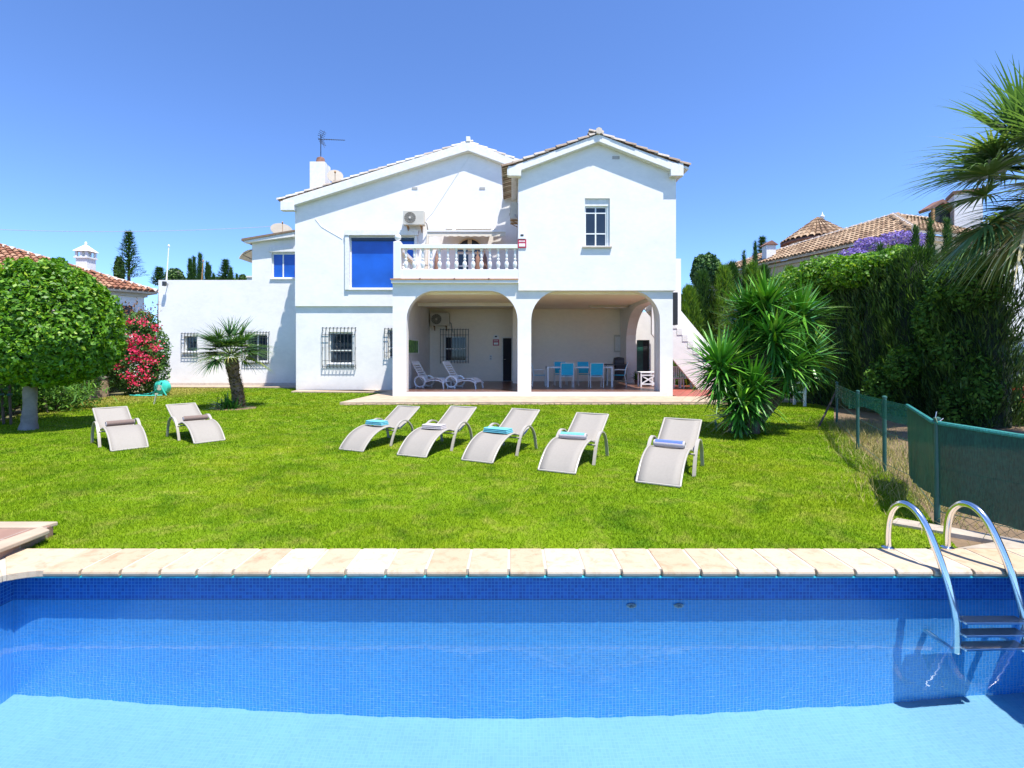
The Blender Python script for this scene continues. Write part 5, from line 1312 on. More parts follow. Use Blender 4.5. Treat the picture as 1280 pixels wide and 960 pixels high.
# pale green oleander sprays near the trunk
def spray_plant(x, y, n, L, W, mat, label, name='leafy_plant', up=.8, spread=.35, z=LZ):
    t = thing(name, (x,y,z), label, 'plant'); stems(t, x, y, z-.02, [(random.uniform(-.3,.3),random.uniform(-.2,.2),random.uniform(.3,.8)) for _ in range(6)], .012)
    b_ = np.array([x,y,z])+RNG.normal(size=(n,3))*[spread,spread*.6,0]; b_[:,2] = z+RNG.random(n)*.6; d = RNG.normal(size=(n,3)); d[:,2] = np.abs(d[:,2])*.6+up*.4
    q, ix = blades(b_, d, L*(.6+.8*RNG.random(n)), np.full(n,W), 1.0, 3); npmesh('foliage', q, 4, RNG.random(n)[ix], M[mat], t)
spray_plant(WX(70,13.4), 13.4, 500, .28, .04, 'leaf_ivy', 'light green long-leaved plant right of the pale tree trunk')
spray_plant(WX(95,14.2), 14.2, 400, .28, .04, 'leaf_ivy', 'light green feathery plant in front of the low stone wall')
# ---------- yucca ----------
def yucca():
    bx_, by_ = 4.42, 9.9
    t = thing('yucca', (bx_,by_,LZ), 'big multi-headed yucca with long green sword leaves on the lawn', 'yucca')
    heads = [((958,378),9.7,.78,1.0),((1000,392),9.9,.75,1.0),((900,455),9.4,.80,1.0),((985,450),9.5,.62,.9),((940,480),9.25,.66,.8),((930,420),10.1,.62,.9),((925,500),9.2,.50,.7),((968,415),9.3,.6,.8),((1010,440),10.2,.66,.8),((935,390),10.1,.7,.9)]
    for (px,py),Y,L,w_ in heads:
        h = Vector((WX(px,Y),Y,WZ(py,Y)-.05)); m = trunk_mesh([(bx_+random.uniform(-.25,.25),by_+random.uniform(-.2,.2),LZ-.05),((bx_+h.x)/2+random.uniform(-.1,.1),(by_+h.y)/2,h.z*.45),tuple(h-Vector((0,0,.12))),tuple(h+Vector((0,0,.1)))], [.13,.10,.075,.05], 10)
        m.build('trunk', M['bark_dark'], t, smooth=True)
    Q, RN = [], []
    for (px,py),Y,L,w_ in heads:
        h = np.array([WX(px,Y),Y,WZ(py,Y)]); n = 235
        # top rosette
        d = ico_points(n); d[:,2] = d[:,2]*.8+.28; d = unit(d); k = d[:,2] > -.75; d = d[k]; n = len(d)
        base = h+np.stack([d[:,0]*.04,d[:,1]*.04,RNG.uniform(-.22,.08,n)],1)
        q, ix = blades(base, d, L*RNG.uniform(.75,1.12,n), np.full(n,.072), np.where(d[:,2]>.3,.12,.35), 5)
        Q.append(q); rn = np.clip(RNG.normal(.5,.24,n)+.15*d[:,2],0,1); RN.append(rn[ix])
        # leaves hanging along the trunk below
        n = 110; d = ico_points(n); d[:,2] = -np.abs(d[:,2])*.6-.15; base = h+np.stack([d[:,0]*.05,d[:,1]*.05,RNG.uniform(-.55,-.1,n)],1)
        base[:,2] = np.maximum(base[:,2],.1)
        q, ix = blades(base, d, L*.8*RNG.uniform(.6,1,n), np.full(n,.045), np.full(n,.5), 4); Q.append(q); RN.append(np.clip(RNG.normal(.3,.2,n),0,1)[ix])
    n = 300; a = RNG.uniform(0,2*np.pi,n); d = np.stack([np.cos(a),np.sin(a),RNG.uniform(-.5,.7,n)],1)
    base = np.stack([bx_+RNG.normal(size=n)*.16, by_+RNG.normal(size=n)*.16, RNG.uniform(.1,1.25,n)],1)
    q, ix = blades(base, d, RNG.uniform(.4,.68,n), np.full(n,.048), np.full(n,.55), 4); Q.append(q); RN.append(np.clip(RNG.normal(.4,.22,n),0,1)[ix])
    Q = np.concatenate(Q); Q[:,:,2] = np.maximum(Q[:,:,2], LZ+.01)
    npmesh('leaves', Q, 4, np.concatenate(RN), M['leaf_yucca'], t)
yucca()
# ---------- palms ----------
def fan_leaf(h, d, stem, rad, nseg, rng=RNG, droop=.9, open_=R(115), seg=4, width=.035):
    """one fan leaf: petiole along d then leaflets spread in a folded fan; returns (petiole pts, quads, n)"""
    h = np.array(h,float); d = np.array(d,float)/np.linalg.norm(d)
    pts = []; p = h.copy(); dd = d.copy()
    for i in range(5):
        pts.append(tuple(p)); p = p+dd*stem/4; dd[2] -= .10*droop; dd /= np.linalg.norm(dd)
    c = np.array(pts[-1]); up = np.cross(np.cross(dd,[0,0,1.]),dd); up = up/np.linalg.norm(up); sd = np.cross(dd,up)
    an = np.linspace(-open_,open_,nseg)+rng.normal(size=nseg)*.03
    D = np.cos(an)[:,None]*dd+np.sin(an)[:,None]*sd+(.10+.12*np.abs(np.sin(an)))[:,None]*up
    L = rad*(1-.25*(np.abs(an)/open_)**2)*rng.uniform(.85,1.05,nseg)
    q, ix = blades(np.tile(c,(nseg,1)), D, L, np.full(nseg,width), droop*rng.uniform(.6,1.5,nseg), seg, rng)
    return pts, q, nseg, ix
def fan_palm(t, top, nl, stem, rad, nseg, mat, width, droop, elev=(-.7,1.2), seg=4, azr=(0,2*math.pi), crown_name='crown'):
    Q, RN = [], []; pm = MB()
    for i in range(nl):
        a = random.uniform(*azr); e = random.uniform(*elev)
        if rad > .9 and math.cos(a) < -.3 and -.35 < e < .12: continue
        d = (math.cos(a)*math.cos(e), math.sin(a)*math.cos(e), math.sin(e))
        pts, q, n, ix = fan_leaf(np.array(top)+np.array(d)*.08, d, stem*random.uniform(.8,1.15), rad*random.uniform(.85,1.1), nseg, droop=droop*(1.0 if e > 0 else 1.3), width=width, seg=seg)
        pm.tube(pts, [.022,.018,.014,.012,.010] if rad > .8 else [.012,.01,.008,.007,.006], 5); Q.append(q); base = np.clip(random.gauss(.45,.2),0,.9)
        rn = np.clip(base+RNG.normal(size=n)*.12, 0, 1)
        if e < -.45 and random.random() < .5: rn = np.clip(rn+.4,0,1)
        RN.append(rn[ix])
    npmesh(crown_name, np.concatenate(Q), 4, np.concatenate(RN), M[mat], t); pm.build('leaf_stalks', M['leaf_yucca'] if False else plain('leaf_stalk', (.16,.22,.05), .6), t)
def palm_trunk(t, pts, rs, mat='bark_palm', scale=.06, dens=160):
    m = trunk_mesh(pts, rs, 14); m.build('trunk', M[mat], t, smooth=True)
    P = smooth_path(pts, 12); Q = []
    for k in range(dens):
        i = random.random()*(len(P)-1); p = P[int(i)]; r = np.interp(i/(len(P)-1)*(len(rs)-1), range(len(rs)), rs); a = random.uniform(0,6.28)
        b_ = np.array([p.x+r*.85*math.cos(a),p.y+r*.85*math.sin(a),p.z]); o = np.array([math.cos(a),math.sin(a),.9]); s = np.array([-math.sin(a),math.cos(a),0])
        Q.append([b_-s*scale*.5,b_+s*scale*.5,b_+o*scale*.9+s*scale*.2,b_+o*scale*.9-s*scale*.2])
    npmesh('leaf_bases', np.array(Q), 4, RNG.random(len(Q)), leafmat('leaf_base', [(0,(.06,.035,.02)),(.7,(.28,.17,.10)),(1,(.40,.28,.18))], .9, 0), t)
x, y = WX(298,14.2), 14.2
t = thing('small_palm', (x,y,LZ), 'small fan palm with a shaggy brown trunk in front of the wing windows', 'palm tree')
palm_trunk(t, [(x+.02,y,LZ-.05),(x-.02,y,.4),(x-.12,y,.85),(x-.20,y,1.35)], [.17,.15,.15,.17], dens=520, scale=.07)
fan_palm(t, (x-.2,y,1.42), 46, .48, .76, 26, 'leaf_palm', .038, .6, (-.2,1.35))
t = thing('palm_offshoot', (x-.12,y-.25,LZ), 'low spiky palm sucker at the foot of the small palm', 'palm')
n = 180; d = ico_points(n); d[:,2] = np.abs(d[:,2])+.15; b_ = np.array([x-.12,y-.28,LZ])+RNG.normal(size=(n,3))*[.12,.08,0]
q, ix = blades(b_, d, RNG.uniform(.3,.62,n), np.full(n,.036), np.full(n,.5), 3); npmesh('leaves', q, 4, RNG.random(n)[ix]*.6, M['leaf_yucca'], t)
m = MB(); m.lathe([(.09,-.05),(.08,.08),(.03,.12)], (x-.12,y-.28,LZ), 10); m.build('stump', M['bark_palm'], t)
m = MB(); m.lathe([(.55,0),(.5,.012),(.1,.02)], (x-.02,y-.12,LZ+.003), 18); structure(m.build('palm_soil_patch', M['soil']))
# big fan palm at the right edge, trunk just outside the frame
x, y = 9.3, 8.6
t = thing('fan_palm', (x,y,-.05), 'large fan palm with drooping grey-green fronds at the right edge', 'palm tree')
palm_trunk(t, [(x+.05,y,-.1),(x+.05,y,1.5),(x,y,3.0),(x,y,4.1)], [.30,.25,.24,.28], scale=.14, dens=300)
random.seed(21)
fan_palm(t, (x,y,4.3), 60, 1.05, 1.42, 42, 'leaf_palm_big', .055, .60, (-.6,1.2), 6)
random.seed(5)
# ---------- hedges and conifers on the right ----------
def cypress(name, x, y, h, r, n, mat, label, z0=-.1, group=None, size=.16, taper=.75, core=True, blunt=False, cat='cypress', wid=.022):
    t = thing(name, (x,y,z0), label, cat, group)
    m = MB(); m.tube([(x,y,z0),(x,y,z0+h*.5),(x,y,z0+h*.93)], [r*.16,r*.1,.01], 8); m.build('trunk', M['bark_dark'], t)
    u = RNG.random(n); zz = z0+.05+u*h*.97
    prof = (1-u**(2.6 if blunt else 1.5))**taper*(.75+.25*np.minimum(1,u*6)); a = RNG.uniform(0,2*np.pi,n)
    rad = r*prof*(1+.16*np.sin(a*5+u*9)+.10*np.sin(a*11-u*31))*(1-.35*RNG.random(n)**2)
    P = np.stack([x+rad*np.cos(a), y+rad*np.sin(a), zz],1); D = np.stack([np.cos(a)*.45,np.sin(a)*.45,np.ones(n)*.9],1)+RNG.normal(size=(n,3))*.3
    q, ix = blades(P, D, size*RNG.uniform(.6,1.4,n), np.full(n, wid), np.full(n,.1), 2)
    npmesh('crown', q, 4, np.clip(RNG.normal(.5,.25,n),0,1)[ix], M[mat], t)
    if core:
        m = MB(); m.lathe([(max(.01,r*.68*(1-uu**(2.6 if blunt else 1.5))**taper), uu*h*.93) for uu in np.linspace(.02,1,9)], (x,y,z0), 12); m.build('dark_core_hull', M['core'], t)  # added dark hull behind the leaves, in place of inner shade
    return t
# side hedge: clipped conifers standing in a line, dark towards the garden
hl = [(9.35,16.6,3.8),(9.45,15.5,3.95),(9.6,14.4,3.9),(9.75,13.4,4.0),(9.9,12.5,4.15),(10.1,11.6,3.9),(9.98,10.95,3.6)]
ords = ['first from the back, beside the cypress screen','second from the back','third from the back','fourth from the back, below the purple blossom','fifth from the back','sixth from the back','nearest the camera, under the big palm fronds']
for (x,y,h),o_ in zip(hl,ords): cypress('hedge_conifer', x, y, h, .78, 9500, 'leaf_hedge', f'dark clipped conifer of the tall side hedge, {o_}', group='conifers of the tall side hedge', size=.17, taper=.35, blunt=True, wid=.03)
# creeper draped over the hedge
def creeper(name, pts, n, size, label, mat='leaf_ivy', rx=.75, rz=.55, depth=.6):
    t = thing(name, (pts[0][0],pts[0][1],-.05), label, 'climbing plant'); m = MB(); p0 = pts[0]
    m.tube([(p0[0]+.5,p0[1],-.05),(p0[0]+.45,p0[1],p0[2]*.5),(p0[0],p0[1],p0[2])], [.05,.04,.02], 7); m.build('stem', M['bark_dark'], t)
    leafcloud(t, 'foliage', [(a,b_,c,rx*random.uniform(.8,1.2),depth,rz*random.uniform(.8,1.2)) for a,b_,c in pts], n, size, M[mat], nup=.6); return t
creeper('top_creeper', [(9.2,17.0,3.45),(9.0,16.3,3.55),(9.1,15.4,3.65),(9.3,14.5,3.7),(9.5,13.7,3.7),(9.7,14.6,3.9),(9.2,16.0,3.1),(9.5,15.4,3.95),(10.0,13.2,3.85)], 24000, .10, 'bright yellow-green creeper spilling over the top of the side hedge', 'leaf_tree', rx=.85, rz=.45)
creeper('wall_creeper', [(9.4,11.4,2.2),(9.5,10.9,1.5),(9.6,10.6,2.8),(9.25,12.0,1.2),(9.6,10.5,.8),(9.5,11.2,3.0),(9.2,12.6,.7),(9.5,10.8,.4)], 9000, .09, 'dark leafy creeper on the near part of the side hedge', 'leaf_ivy', .45, .6, .35)
# purple flowering tree behind the hedge
t = thing('jacaranda', (13.2,20,0), 'tree with violet-blue blossom showing between the hedge and the tiled roof', 'tree')
m = trunk_mesh([(13.2,20,-.1),(13.3,20,2.5),(13.4,20,4.8)], [.16,.12,.05], 8); m.build('trunk', M['bark_dark'], t)
leafcloud(t, 'crown', [(13.4,20,4.7,1.3,1,.8),(14.6,20,5.2,1.2,1,.6),(12.6,20,4.4,1,.9,.7)], 5000, .12, M['leaf_ivy'])
leafcloud(t, 'blossom', [(13.6,19.4,5.6,.55,.5,.28),(14.6,19.4,5.85,.6,.5,.25),(12.9,19.4,5.2,.5,.5,.25),(15.3,19.4,5.75,.35,.5,.25)], 2600, .10, M['flower_purple'])
# cypress screen between the stairs and the neighbour's roof
cs = [(8.0,23.2,4.6),(8.75,23.6,5.4),(9.5,23.0,5.5),(10.2,23.8,5.8),(11.0,23.4,5.7),(11.9,24.2,5.7),(12.7,23.4,5.5),(10.9,20.8,4.7),(11.9,20.4,4.9),(12.8,19.8,4.6)]
for i,(x,y,h) in enumerate(cs):
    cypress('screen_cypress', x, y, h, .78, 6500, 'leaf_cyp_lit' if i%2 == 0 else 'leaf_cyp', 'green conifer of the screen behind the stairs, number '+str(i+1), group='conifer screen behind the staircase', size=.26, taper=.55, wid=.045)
# spindly cypress tips above the hedge
for i,(px,py,Y) in enumerate([(944,298,26),(1144,277,17.5),(1163,270,17),(1184,268,16.5),(1100,300,18),(930,310,28)]):
    cypress('slim_cypress', WX(px,Y), Y, WZ(py,Y), .34, 3000, 'leaf_cyp', 'x', group='slim cypresses behind the hedge', size=.2, taper=.8, wid=.03)
# ---------- things beyond the garden ----------
SLIM = [o for o in COL.objects if o.name.startswith('slim_cypress')]
for o, lb in zip(SLIM, ['slim dark cypress in front of the low white chimney','slim cypress tip left of the dormer, first of three','slim cypress tip left of the dormer, middle of three','slim cypress tip just under the big palm fronds','slim cypress tip under the violet blossom','slim cypress tip left of the low white chimney']): o['label'] = lb
SC = [o for o in COL.objects if o.name.startswith('screen_cypress')]
for o, lb in zip(SC, ['low conifer of the screen right beside the staircase top','second conifer of the screen from the staircase','dark bushy conifer of the screen with an uneven tip, third from the staircase','tallest conifer of the screen, fourth from the staircase','bright conifer of the screen, fifth from the staircase','conifer of the screen just left of the low tiled roof','conifer of the screen in front of the low tiled roof','nearer low conifer of the screen directly above the yucca','nearer low conifer of the screen up and right of the yucca','nearer low conifer where the screen meets the creeper']): o['label'] = lb
def roofface(parent, corners, mat, name='roof', tiles=True, cw=.24, thick=.12, gutter=True):
    """planar polygon; corners[0]->corners[1] is the eave; tiles are laid over it"""
    C_ = [np.array(c, float) for c in corners]; u = unit(C_[1]-C_[0]); nn = np.cross(u, C_[2]-C_[0]); nn = unit(nn); 
    if nn[2] < 0: nn = -nn
    v = np.cross(nn, u); v = v if v[2] > 0 else -v
    poly = [((c-C_[0])@u, (c-C_[0])@v) for c in C_]
    m = MB(); n = len(C_); s = len(m.v)
    for c in C_: m.v.append(tuple(c-nn*.01))
    for c in C_: m.v.append(tuple(c-nn*thick))
    m.f.append(tuple(range(n))); m.f.append(tuple(reversed(range(n,2*n))))
    for i in range(n): j = (i+1)%n; m.f.append((i,i+n,j+n,j))
    slab = m.build(name, M['lime'], parent)
    umin = min(p[0] for p in poly); umax = max(p[0] for p in poly); vmax = max(p[1] for p in poly)
    def inside(a, b_): return bool(in_poly(np.array([a+umin]), np.array([b_+.02]), poly)[0])
    q, rn = tile_quads(C_[0]+u*umin, u, v, umax-umin, vmax, inside, cw=cw, rl=.42, r=cw*.46)
    npmesh('roof_tiles', q, 4, rn, M[mat], slab); return slab
def ridge(parent, a, b_, r=.13, mat='lime'):
    a, b_ = Vector(a), Vector(b_); L = (b_-a).length; n = max(1,int(L/.4)); m = MB()
    for i in range(n): p = a+(b_-a)*(i/n); q = a+(b_-a)*((i+1.12)/n); m.tube([p+Vector((0,0,.05)),q+Vector((0,0,.03))], [r*1.05,r*.85], 8)
    m.build('ridge_tiles', M[mat], parent)
# neighbour on the left
t = thing('left_house', (-19.4,28,0), "neighbour's white house with a terracotta hip roof behind the round tree", 'house')
E = np.array([-19.4,28,4.80]); ed = np.array([-.552,-.834,0]); upv = np.array([-.834,.552,.0])
hip = lambda k: E+(ed+upv)*k*1.0+np.array([0,0,.43*k])
k = 5.8; H6 = hip(k)
s1 = roofface(t, [E+ed*16, E, H6, H6+ed*10], 'tile_red', cw=.26); roofface(t, [E, E+upv*11.6, H6], 'tile_red', cw=.26)
roofface(t, [E+upv*11.6, E+upv*11.6+ed*16, H6+ed*10, H6], 'tile_red', cw=.4)
ridge(s1, E, H6); ridge(s1, H6, H6+ed*10)
m = MB(); wv = ed*.0; c0 = E+ed*.45+upv*.45
def wallbox(m, p, a, b_, z0, z1, th=.25):
    P = [p, p+a, p+a+b_, p+b_]; n = len(m.v)
    for z in (z0,z1):
        for q in P: m.v.append((q[0],q[1],z))
    m.f += [(n,n+1,n+2,n+3),(n+4,n+5,n+6,n+7)]+[(n+i,n+(i+1)%4,n+4+(i+1)%4,n+4+i) for i in range(4)]
wallbox(m, c0, ed*15, upv*10.6, -.1, 4.78); m.build('wall', M['stucco'], t)
m = MB(); wallbox(m, c0-ed*.12-upv*.12, ed*15.2, upv*10.8, 4.52, 4.70); m.build('cornice', M['acwhite'], t)
m = MB(); wallbox(m, c0+ed*.55-upv*.02, ed*.5, upv*.3, 3.3, 4.0); m.build('window', M['glass'], t)
ck = hip(2.75); cc = Vector((WX(93.5,26.9),27.6,0)); z0 = WZ(333,27.4); 
m = MB(); a = .30; m.box(cc.x-a,cc.x+a,cc.y-a,cc.y+a,z0-.5,WZ(321,27.4)); ch = m.build('chimney', M['trim'], t, bevel=.02)
m = MB(); zc0 = WZ(321,27.4)
for sx in (-1,1):
    for sy in (-1,1): m.box(cc.x+sx*.27-.05,cc.x+sx*.27+.05,cc.y+sy*.27-.05,cc.y+sy*.27+.05,zc0,zc0+.3)
m.box(cc.x-.05,cc.x+.05,cc.y-.32,cc.y+.32,zc0,zc0+.3); m.box(cc.x-.36,cc.x+.36,cc.y-.36,cc.y+.36,zc0-.08,zc0-.002); m.build('chimney_vents', M['trim'], ch)
m = MB(); zc1 = zc0+.302; n = len(m.v); b_ = .40
m.v += [(cc.x-b_,cc.y-b_,zc1),(cc.x+b_,cc.y-b_,zc1),(cc.x+b_,cc.y+b_,zc1),(cc.x-b_,cc.y+b_,zc1),(cc.x,cc.y,zc1+.42),(cc.x-b_,cc.y-b_,zc1-.0),]
m.v = m.v[:5]; m.f += [(0,1,4),(1,2,4),(2,3,4),(3,0,4),(3,2,1,0)]; m.build('chimney_cap', M['trim'], ch)
m = MB(); m.lathe([(.05,.36),(.07,.44),(.05,.52),(.01,.55)], (cc.x,cc.y,zc1), 10); m.build('finial', M['trim'], ch, smooth=True)
# neighbour on the right
t = thing('right_house', (19,24,0), "neighbour's cream house with tan tiled roofs behind the side hedge", 'house')
C0 = np.array([18.9,24,7.27]); bk = np.array([-.30,.954,0]); rt = np.array([.954,.30,0]); 
H0 = C0+(bk+rt)*3.6+np.array([0,0,1.85])
far = C0+bk*15.5; 
s1 = roofface(t, [far, C0, H0, far+rt*.5+np.array([0,0,.257])], 'tile_tan', cw=.27); s2 = roofface(t, [C0, C0+rt*12, H0+rt*8, H0], 'tile_tan', cw=.27)
ridge(s1, C0, H0, .14, 'tile_tan' if False else 'lime'); ridge(s1, H0, far+rt*.5+np.array([0,0,.257]), .14); ridge(s2, H0, H0+rt*8, .14)
m = MB(); wallbox(m, C0+(bk+rt)*.5, bk*14.5, rt*11, -.1, 7.25); m.build('wall', M['stucco_cream'], t)
m = MB(); wallbox(m, C0+(bk+rt)*.35, bk*14.8, rt*11.3, 6.95, 7.12); m.build('cornice', M['lime'], t)
# low roof further left
lo = np.array([WX(925,38),38,WZ(337,38)])
s3 = roofface(t, [np.array([WX(915,40),40,WZ(333,40)]), np.array([WX(962,34),34,WZ(334,34)]), np.array([WX(985,38),38,WZ(316,38)]), np.array([WX(945,42),42,WZ(319,42)])], 'tile_red', 'low_roof')
m = MB(); wallbox(m, np.array([WX(930,36.5),38,0]), np.array([2.5,-3,0]), np.array([3,2,0]), -.1, 7.4); m.build('low_wall', M['stucco'], t)
# turret with a conical tiled roof
Yt = 35.0; tx = WX(1022,Yt); tr = (1063-980)/2*Yt/F; ze, za = WZ(303,Yt), WZ(274,Yt)
m = MB(); m.lathe([(tr*.80,0),(tr*.80,ze),(tr*.88,ze+.05)], (tx,Yt,0), 20); tw = m.build('turret', M['stucco'], t)
m = MB(); m.lathe([(tr,ze-.08),(tr,ze),(.05,za)], (tx,Yt,0), 24); m.build('turret_roof', M['clay'], tw)
Q, RN = [], []
for a in np.linspace(0,2*math.pi,36,endpoint=False):
    for j in range(6):
        f0, f1 = j/6, (j+1.15)/6; r0 = tr*(1-f0*.97); r1 = tr*max(.02,1-f1*.97); w0 = .5*2*math.pi*r0/36; w1 = .5*2*math.pi*r1/36; z0, z1 = ze+(za-ze)*f0, ze+(za-ze)*f1
        rn = random.random(); er = np.array([math.cos(a),math.sin(a),0]); et = np.array([-math.sin(a),math.cos(a),0]); base = np.array([tx,Yt,0])
        for s in range(3):
            t0, t1 = math.pi*s/3, math.pi*(s+1)/3
            P = lambda tt,rr,ww,z,l: base+er*(rr+.0)+et*ww*math.cos(tt)+np.array([0,0,z+.14*math.sin(tt)+l])
            Q.append([P(t0,r0,w0,z0,.05),P(t1,r0,w0,z0,.05),P(t1,r1,w1,z1,0),P(t0,r1,w1,z1,0)]); RN.append(rn)
npmesh('turret_tiles', np.array(Q), 4, np.array(RN), M['tile_tan'], tw)
m = MB(); m.lathe([(.06,0),(.14,.1),(.14,.2),(.05,.3),(.03,.42),(.01,.5)], (tx+.2,Yt-.2,za-.05), 10); m.build('finial', M['trim'], tw, smooth=True)
# small white chimney with a tiled cap
Yc = 33; x0, x1 = WX(958,Yc), WX(970,Yc)
m = MB(); m.box(x0,x1,Yc,Yc+.6,5,WZ(306,Yc)); ch = m.build('chimney', M['trim'], t, bevel=.02); m = MB(); m.prism([(x0-.12,WZ(306,Yc)),(x1+.12,WZ(306,Yc)),((x0+x1)/2,WZ(300.5,Yc))], 'y', Yc-.1, Yc+.7); m.build('chimney_cap', M['clay'], ch)
# big rendered chimney stack and dormer near the palm
Yk = 27; c0 = np.array([WX(1193,Yk),Yk,0]); m = MB(); wallbox(m, c0, np.array([1.0,-.55,0]), np.array([.6,1.1,0]), 6.5, WZ(243,Yk)); ch = m.build('chimney', M['stucco'], t)
m = MB(); wallbox(m, c0+np.array([-.1,-.02,0]), np.array([1.2,-.66,0]), np.array([.7,1.3,0]), WZ(243,Yk)+.002, WZ(239,Yk)); m.build('chimney_cap', M['clay'], ch)
Yd = 27.5; a, b_, zt_, zb_ = WX(1160,Yd), WX(1190,Yd), WZ(250,Yd), WZ(279,Yd)
m = MB(); m.prism([(a-.15,zb_+.75),(a-.05,zb_+.62),((a+b_)/2,zt_-.18),(b_+.05,zb_+.62),(b_+.15,zb_+.75),((a+b_)/2,zt_)], 'y', Yd-.2, Yd+.5); dm = m.build('dormer', M['clay'], t)
m = MB(); m.prism([(a+.1,zb_),(b_-.1,zb_),(b_-.1,zb_+.55),((a+b_)/2,zt_-.25),(a+.1,zb_+.55)], 'y', Yd, Yd+.1); m.build('dormer_opening', M['dark'], dm)
m = MB(); m.obox((a+.02,Yd-.3,zb_),(a+.02,Yd-.3,zb_+.7),.12,.12); m.obox((b_-.02,Yd-.3,zb_),(b_-.02,Yd-.3,zb_+.7),.12,.12); m.build('dormer_post', M['rust'], dm)
t = thing('roof_antenna', (WX(1222,28.5),28.5,WZ(242,28.5)), 'small grey television antenna above the big chimney of the right house', 'antenna'); x,y,z = t.location
m = MB(); m.tube([(x,y,z-.3),(x,y,WZ(203,28.5))], .03, 6); m.build('mast', M['grey'], t); m = MB()
for dz, L in ((1.45,.36),(1.25,.45),(1.05,.3)): m.tube([(x-L,y,z+dz),(x+L,y,z+dz)], .015, 5)
for k in range(5): m.tube([(x-.3+k*.15,y,z+1.3),(x-.3+k*.15,y,z+1.6)], .012, 5)
m.build('elements', M['grey'], t)
# white building and flower bed at the far right edge
t = thing('white_annex', (16.2,16,0), 'white building with a small balcony glimpsed through leaves at the right edge', 'building')
m = MB(); m.box(15.2,22,17.0,24,-.1,4.4); m.build('wall', M['stucco'], t); m = MB(); m.box(15.1,22,16.9,17.0-.003,1.95,2.15); m.build('ledge', M['trim'], t); m = MB(); m.box(15.6,17.2,16.94,16.997,.2,1.7); m.build('window', M['glass'], t)
t = thing('white_kerb_wall', (11.8,12.6,0), 'low white wall end behind the flower bed at the right edge', 'wall')
m = MB(); m.box(11.9,16,12.9,13.15,-.1,.62); m.build('masonry', M['stucco'], t); m = MB(); m.box(11.85,16.05,12.85,13.2,.622,.68); m.build('capping', M['trim'], t)
x, y = 10.9, 10.9
t = shrub('flowering_bush', x, y, [(11.0,11.0,.35,.6,.5,.4),(11.6,11.4,.45,.6,.5,.45),(10.7,11.4,.3,.4,.4,.35)], 5000, .08, 'leaf_ivy', 'low leafy bush with red blooms beside the hedge at the right edge')
P = np.array([11.05,10.7,.62])+RNG.normal(size=(260,3))*[.25,.15,.12]; npmesh('flowers', leaves(P,.07,None,.9,.8), 4, RNG.random(260), M['flower_red'], t)
# ---------- distant trees ----------
FT = [(237.5,321,55,.42),(242.5,319,56,.42),(250,315,52,.5),(259,326,54,.45),(262,330,60,.3),(289,333,60,.4),(296,341,62,.35),(267,341,60,.3)]
FL = ['slim far cypress, leftmost of the tall group over the wing','slim far cypress, second of the tall group over the wing','tallest far cypress over the flat-roofed wing','far cypress just right of the thin pole','thin far cypress tucked behind the one by the pole','slim far cypress right of the distant cedar','tiny far cypress between the cedar and the rooftop room','tiny far cypress just left of the distant cedar']
for (px,py,Y,r),lb in zip(FT,FL): cypress('far_cypress', WX(px,Y), Y, WZ(py,Y)+.1, r*1.0, 2600, 'leaf_cyp', lb, group='distant cypresses over the wing', size=.35, taper=.62, wid=.09)
def layered(name, px, pytop, Y, w_, n, label, tiers, mat='leaf_cyp', base=None, droop=.0):
    t = thing(name, (WX(px,Y),Y,0), label, 'conifer'); x = WX(px,Y); zt_ = WZ(pytop,Y); m = MB(); m.tube([(x,Y,0),(x,Y,zt_*.6),(x,Y,zt_)], [.25,.14,.02], 7); m.build('trunk', M['bark_dark'], t)
    zb = WZ(base or 360,Y); Q = []; RN = []
    for k in range(tiers):
        f = k/(tiers-1); z = zb+(zt_-zb)*f*.98; rad = (w_/2*Y/F)*(1-f*.93)*random.uniform(.8,1.15)
        nb = 7
        for j in range(nb):
            a = 2*math.pi*j/nb+k*1.1; c, s = math.cos(a), math.sin(a); kk = max(4,n//(tiers*nb)); u = RNG.random(kk)
            P = np.stack([x+c*rad*u, Y+s*rad*u, z+rad*(.28*u**2)-droop*rad*u],1)+RNG.normal(size=(kk,3))*[.06,.06,.03]; D = np.stack([np.full(kk,c),np.full(kk,s),np.full(kk,.35)],1)+RNG.normal(size=(kk,3))*.35
            q, ix = blades(P, D, RNG.uniform(.2,.42,kk), np.full(kk,.07), np.full(kk,.1), 2); Q.append(q); RN.append(RNG.random(kk)[ix])
    npmesh('crown', np.concatenate(Q), 4, np.concatenate(RN), M[mat], t); return t
layered('araucaria', 161, 291, 42, 36, 3000, 'tall conifer with open upswept tiers behind the left house roof', 15, base=346)
layered('far_cedar', 282, 326, 55, 20, 3500, 'distant dark cedar with level branches left of the rooftop room', 9, base=352, droop=.15)
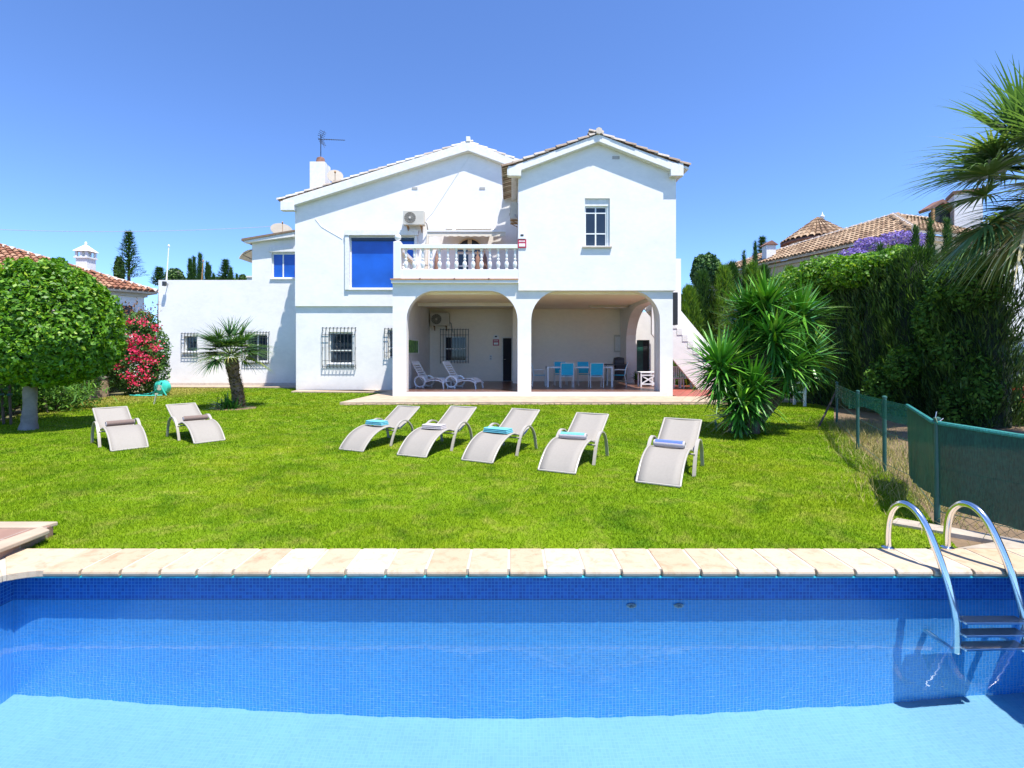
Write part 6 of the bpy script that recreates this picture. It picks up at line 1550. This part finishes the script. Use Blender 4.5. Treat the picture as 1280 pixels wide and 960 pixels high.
layered('far_conifer', 199, 336, 45, 18, 2000, 'small distant conifer at the corner of the wing', 8, base=356)
layered('far_conifer', 953, 298, 45, 16, 2200, 'dark pointed conifer beside the small white chimney on the right', 9, base=330)
def far_round(px, py, Y, w_, hgt, label, n=5000, mat='leaf_hedge', size=.3):
    x = WX(px,Y); r = w_/2*Y/F; zt_ = WZ(py,Y); t = thing('far_tree', (x,Y,0), label, 'tree'); m = MB(); m.tube([(x,Y,0),(x,Y,zt_-.5)], [.2,.08], 7); m.build('trunk', M['bark_dark'], t)
    hh = hgt*Y/F/2; leafcloud(t, 'crown', [(x,Y,zt_-hh,r,r,hh),(x-r*.4,Y,zt_-hh*1.5,r*.7,r*.7,hh*.8),(x+r*.4,Y,zt_-hh*1.4,r*.7,r*.7,hh*.8)], n, size, M[mat])
far_round(219,336,50,20,24,'rounded dark far tree just right of the thin white pole'); far_round(303,343,58,8,14,'tiny rounded far tree beside the rooftop room',1500)
far_round(149,322,44,10,34,'narrow dark bushy tree left of the tiered conifer',3500); far_round(243,347,60,22,8,'low far greenery at the foot of the cypress group',1500)
far_round(280,347,62,36,8,'low far greenery under the distant cedar',2500)
far_round(883,318,27,34,34,'bushy dark tree top behind the conifer screen',7000,'leaf_cyp',.22)
t = thing('far_roof_vent', (WX(310,60),60,5), 'tiny white chimney far away beside the rooftop room', 'chimney'); x = WX(310,60)
m = MB(); m.box(x-.4,x+.4,60,60.8,0,WZ(347,60)); m.build('stack', M['trim'], t); m = MB(); m.box(x-.6,x+.6,59.8,61,WZ(347,60)+.002,WZ(345,60)); m.build('cap', M['trim'], t)
# far hills of greenery that close the horizon
t = MB(); rngh = np.random.default_rng(3); P = []
n = 26000; a = rngh.uniform(-1.15,1.15,n); Y = rngh.uniform(75,120,n); X = np.tan(a)*Y; top = 4.6+2.0*np.sin(X*.05)+1.5*np.sin(X*.13+1); z = rngh.random(n)**.8*top
q = leaves(np.stack([X,Y,z],1), 1.1, None, 1, .7, rng=rngh); tag(npmesh('far_woodland', q, 4, rngh.random(n), M['leaf_hedge']), kind='stuff')
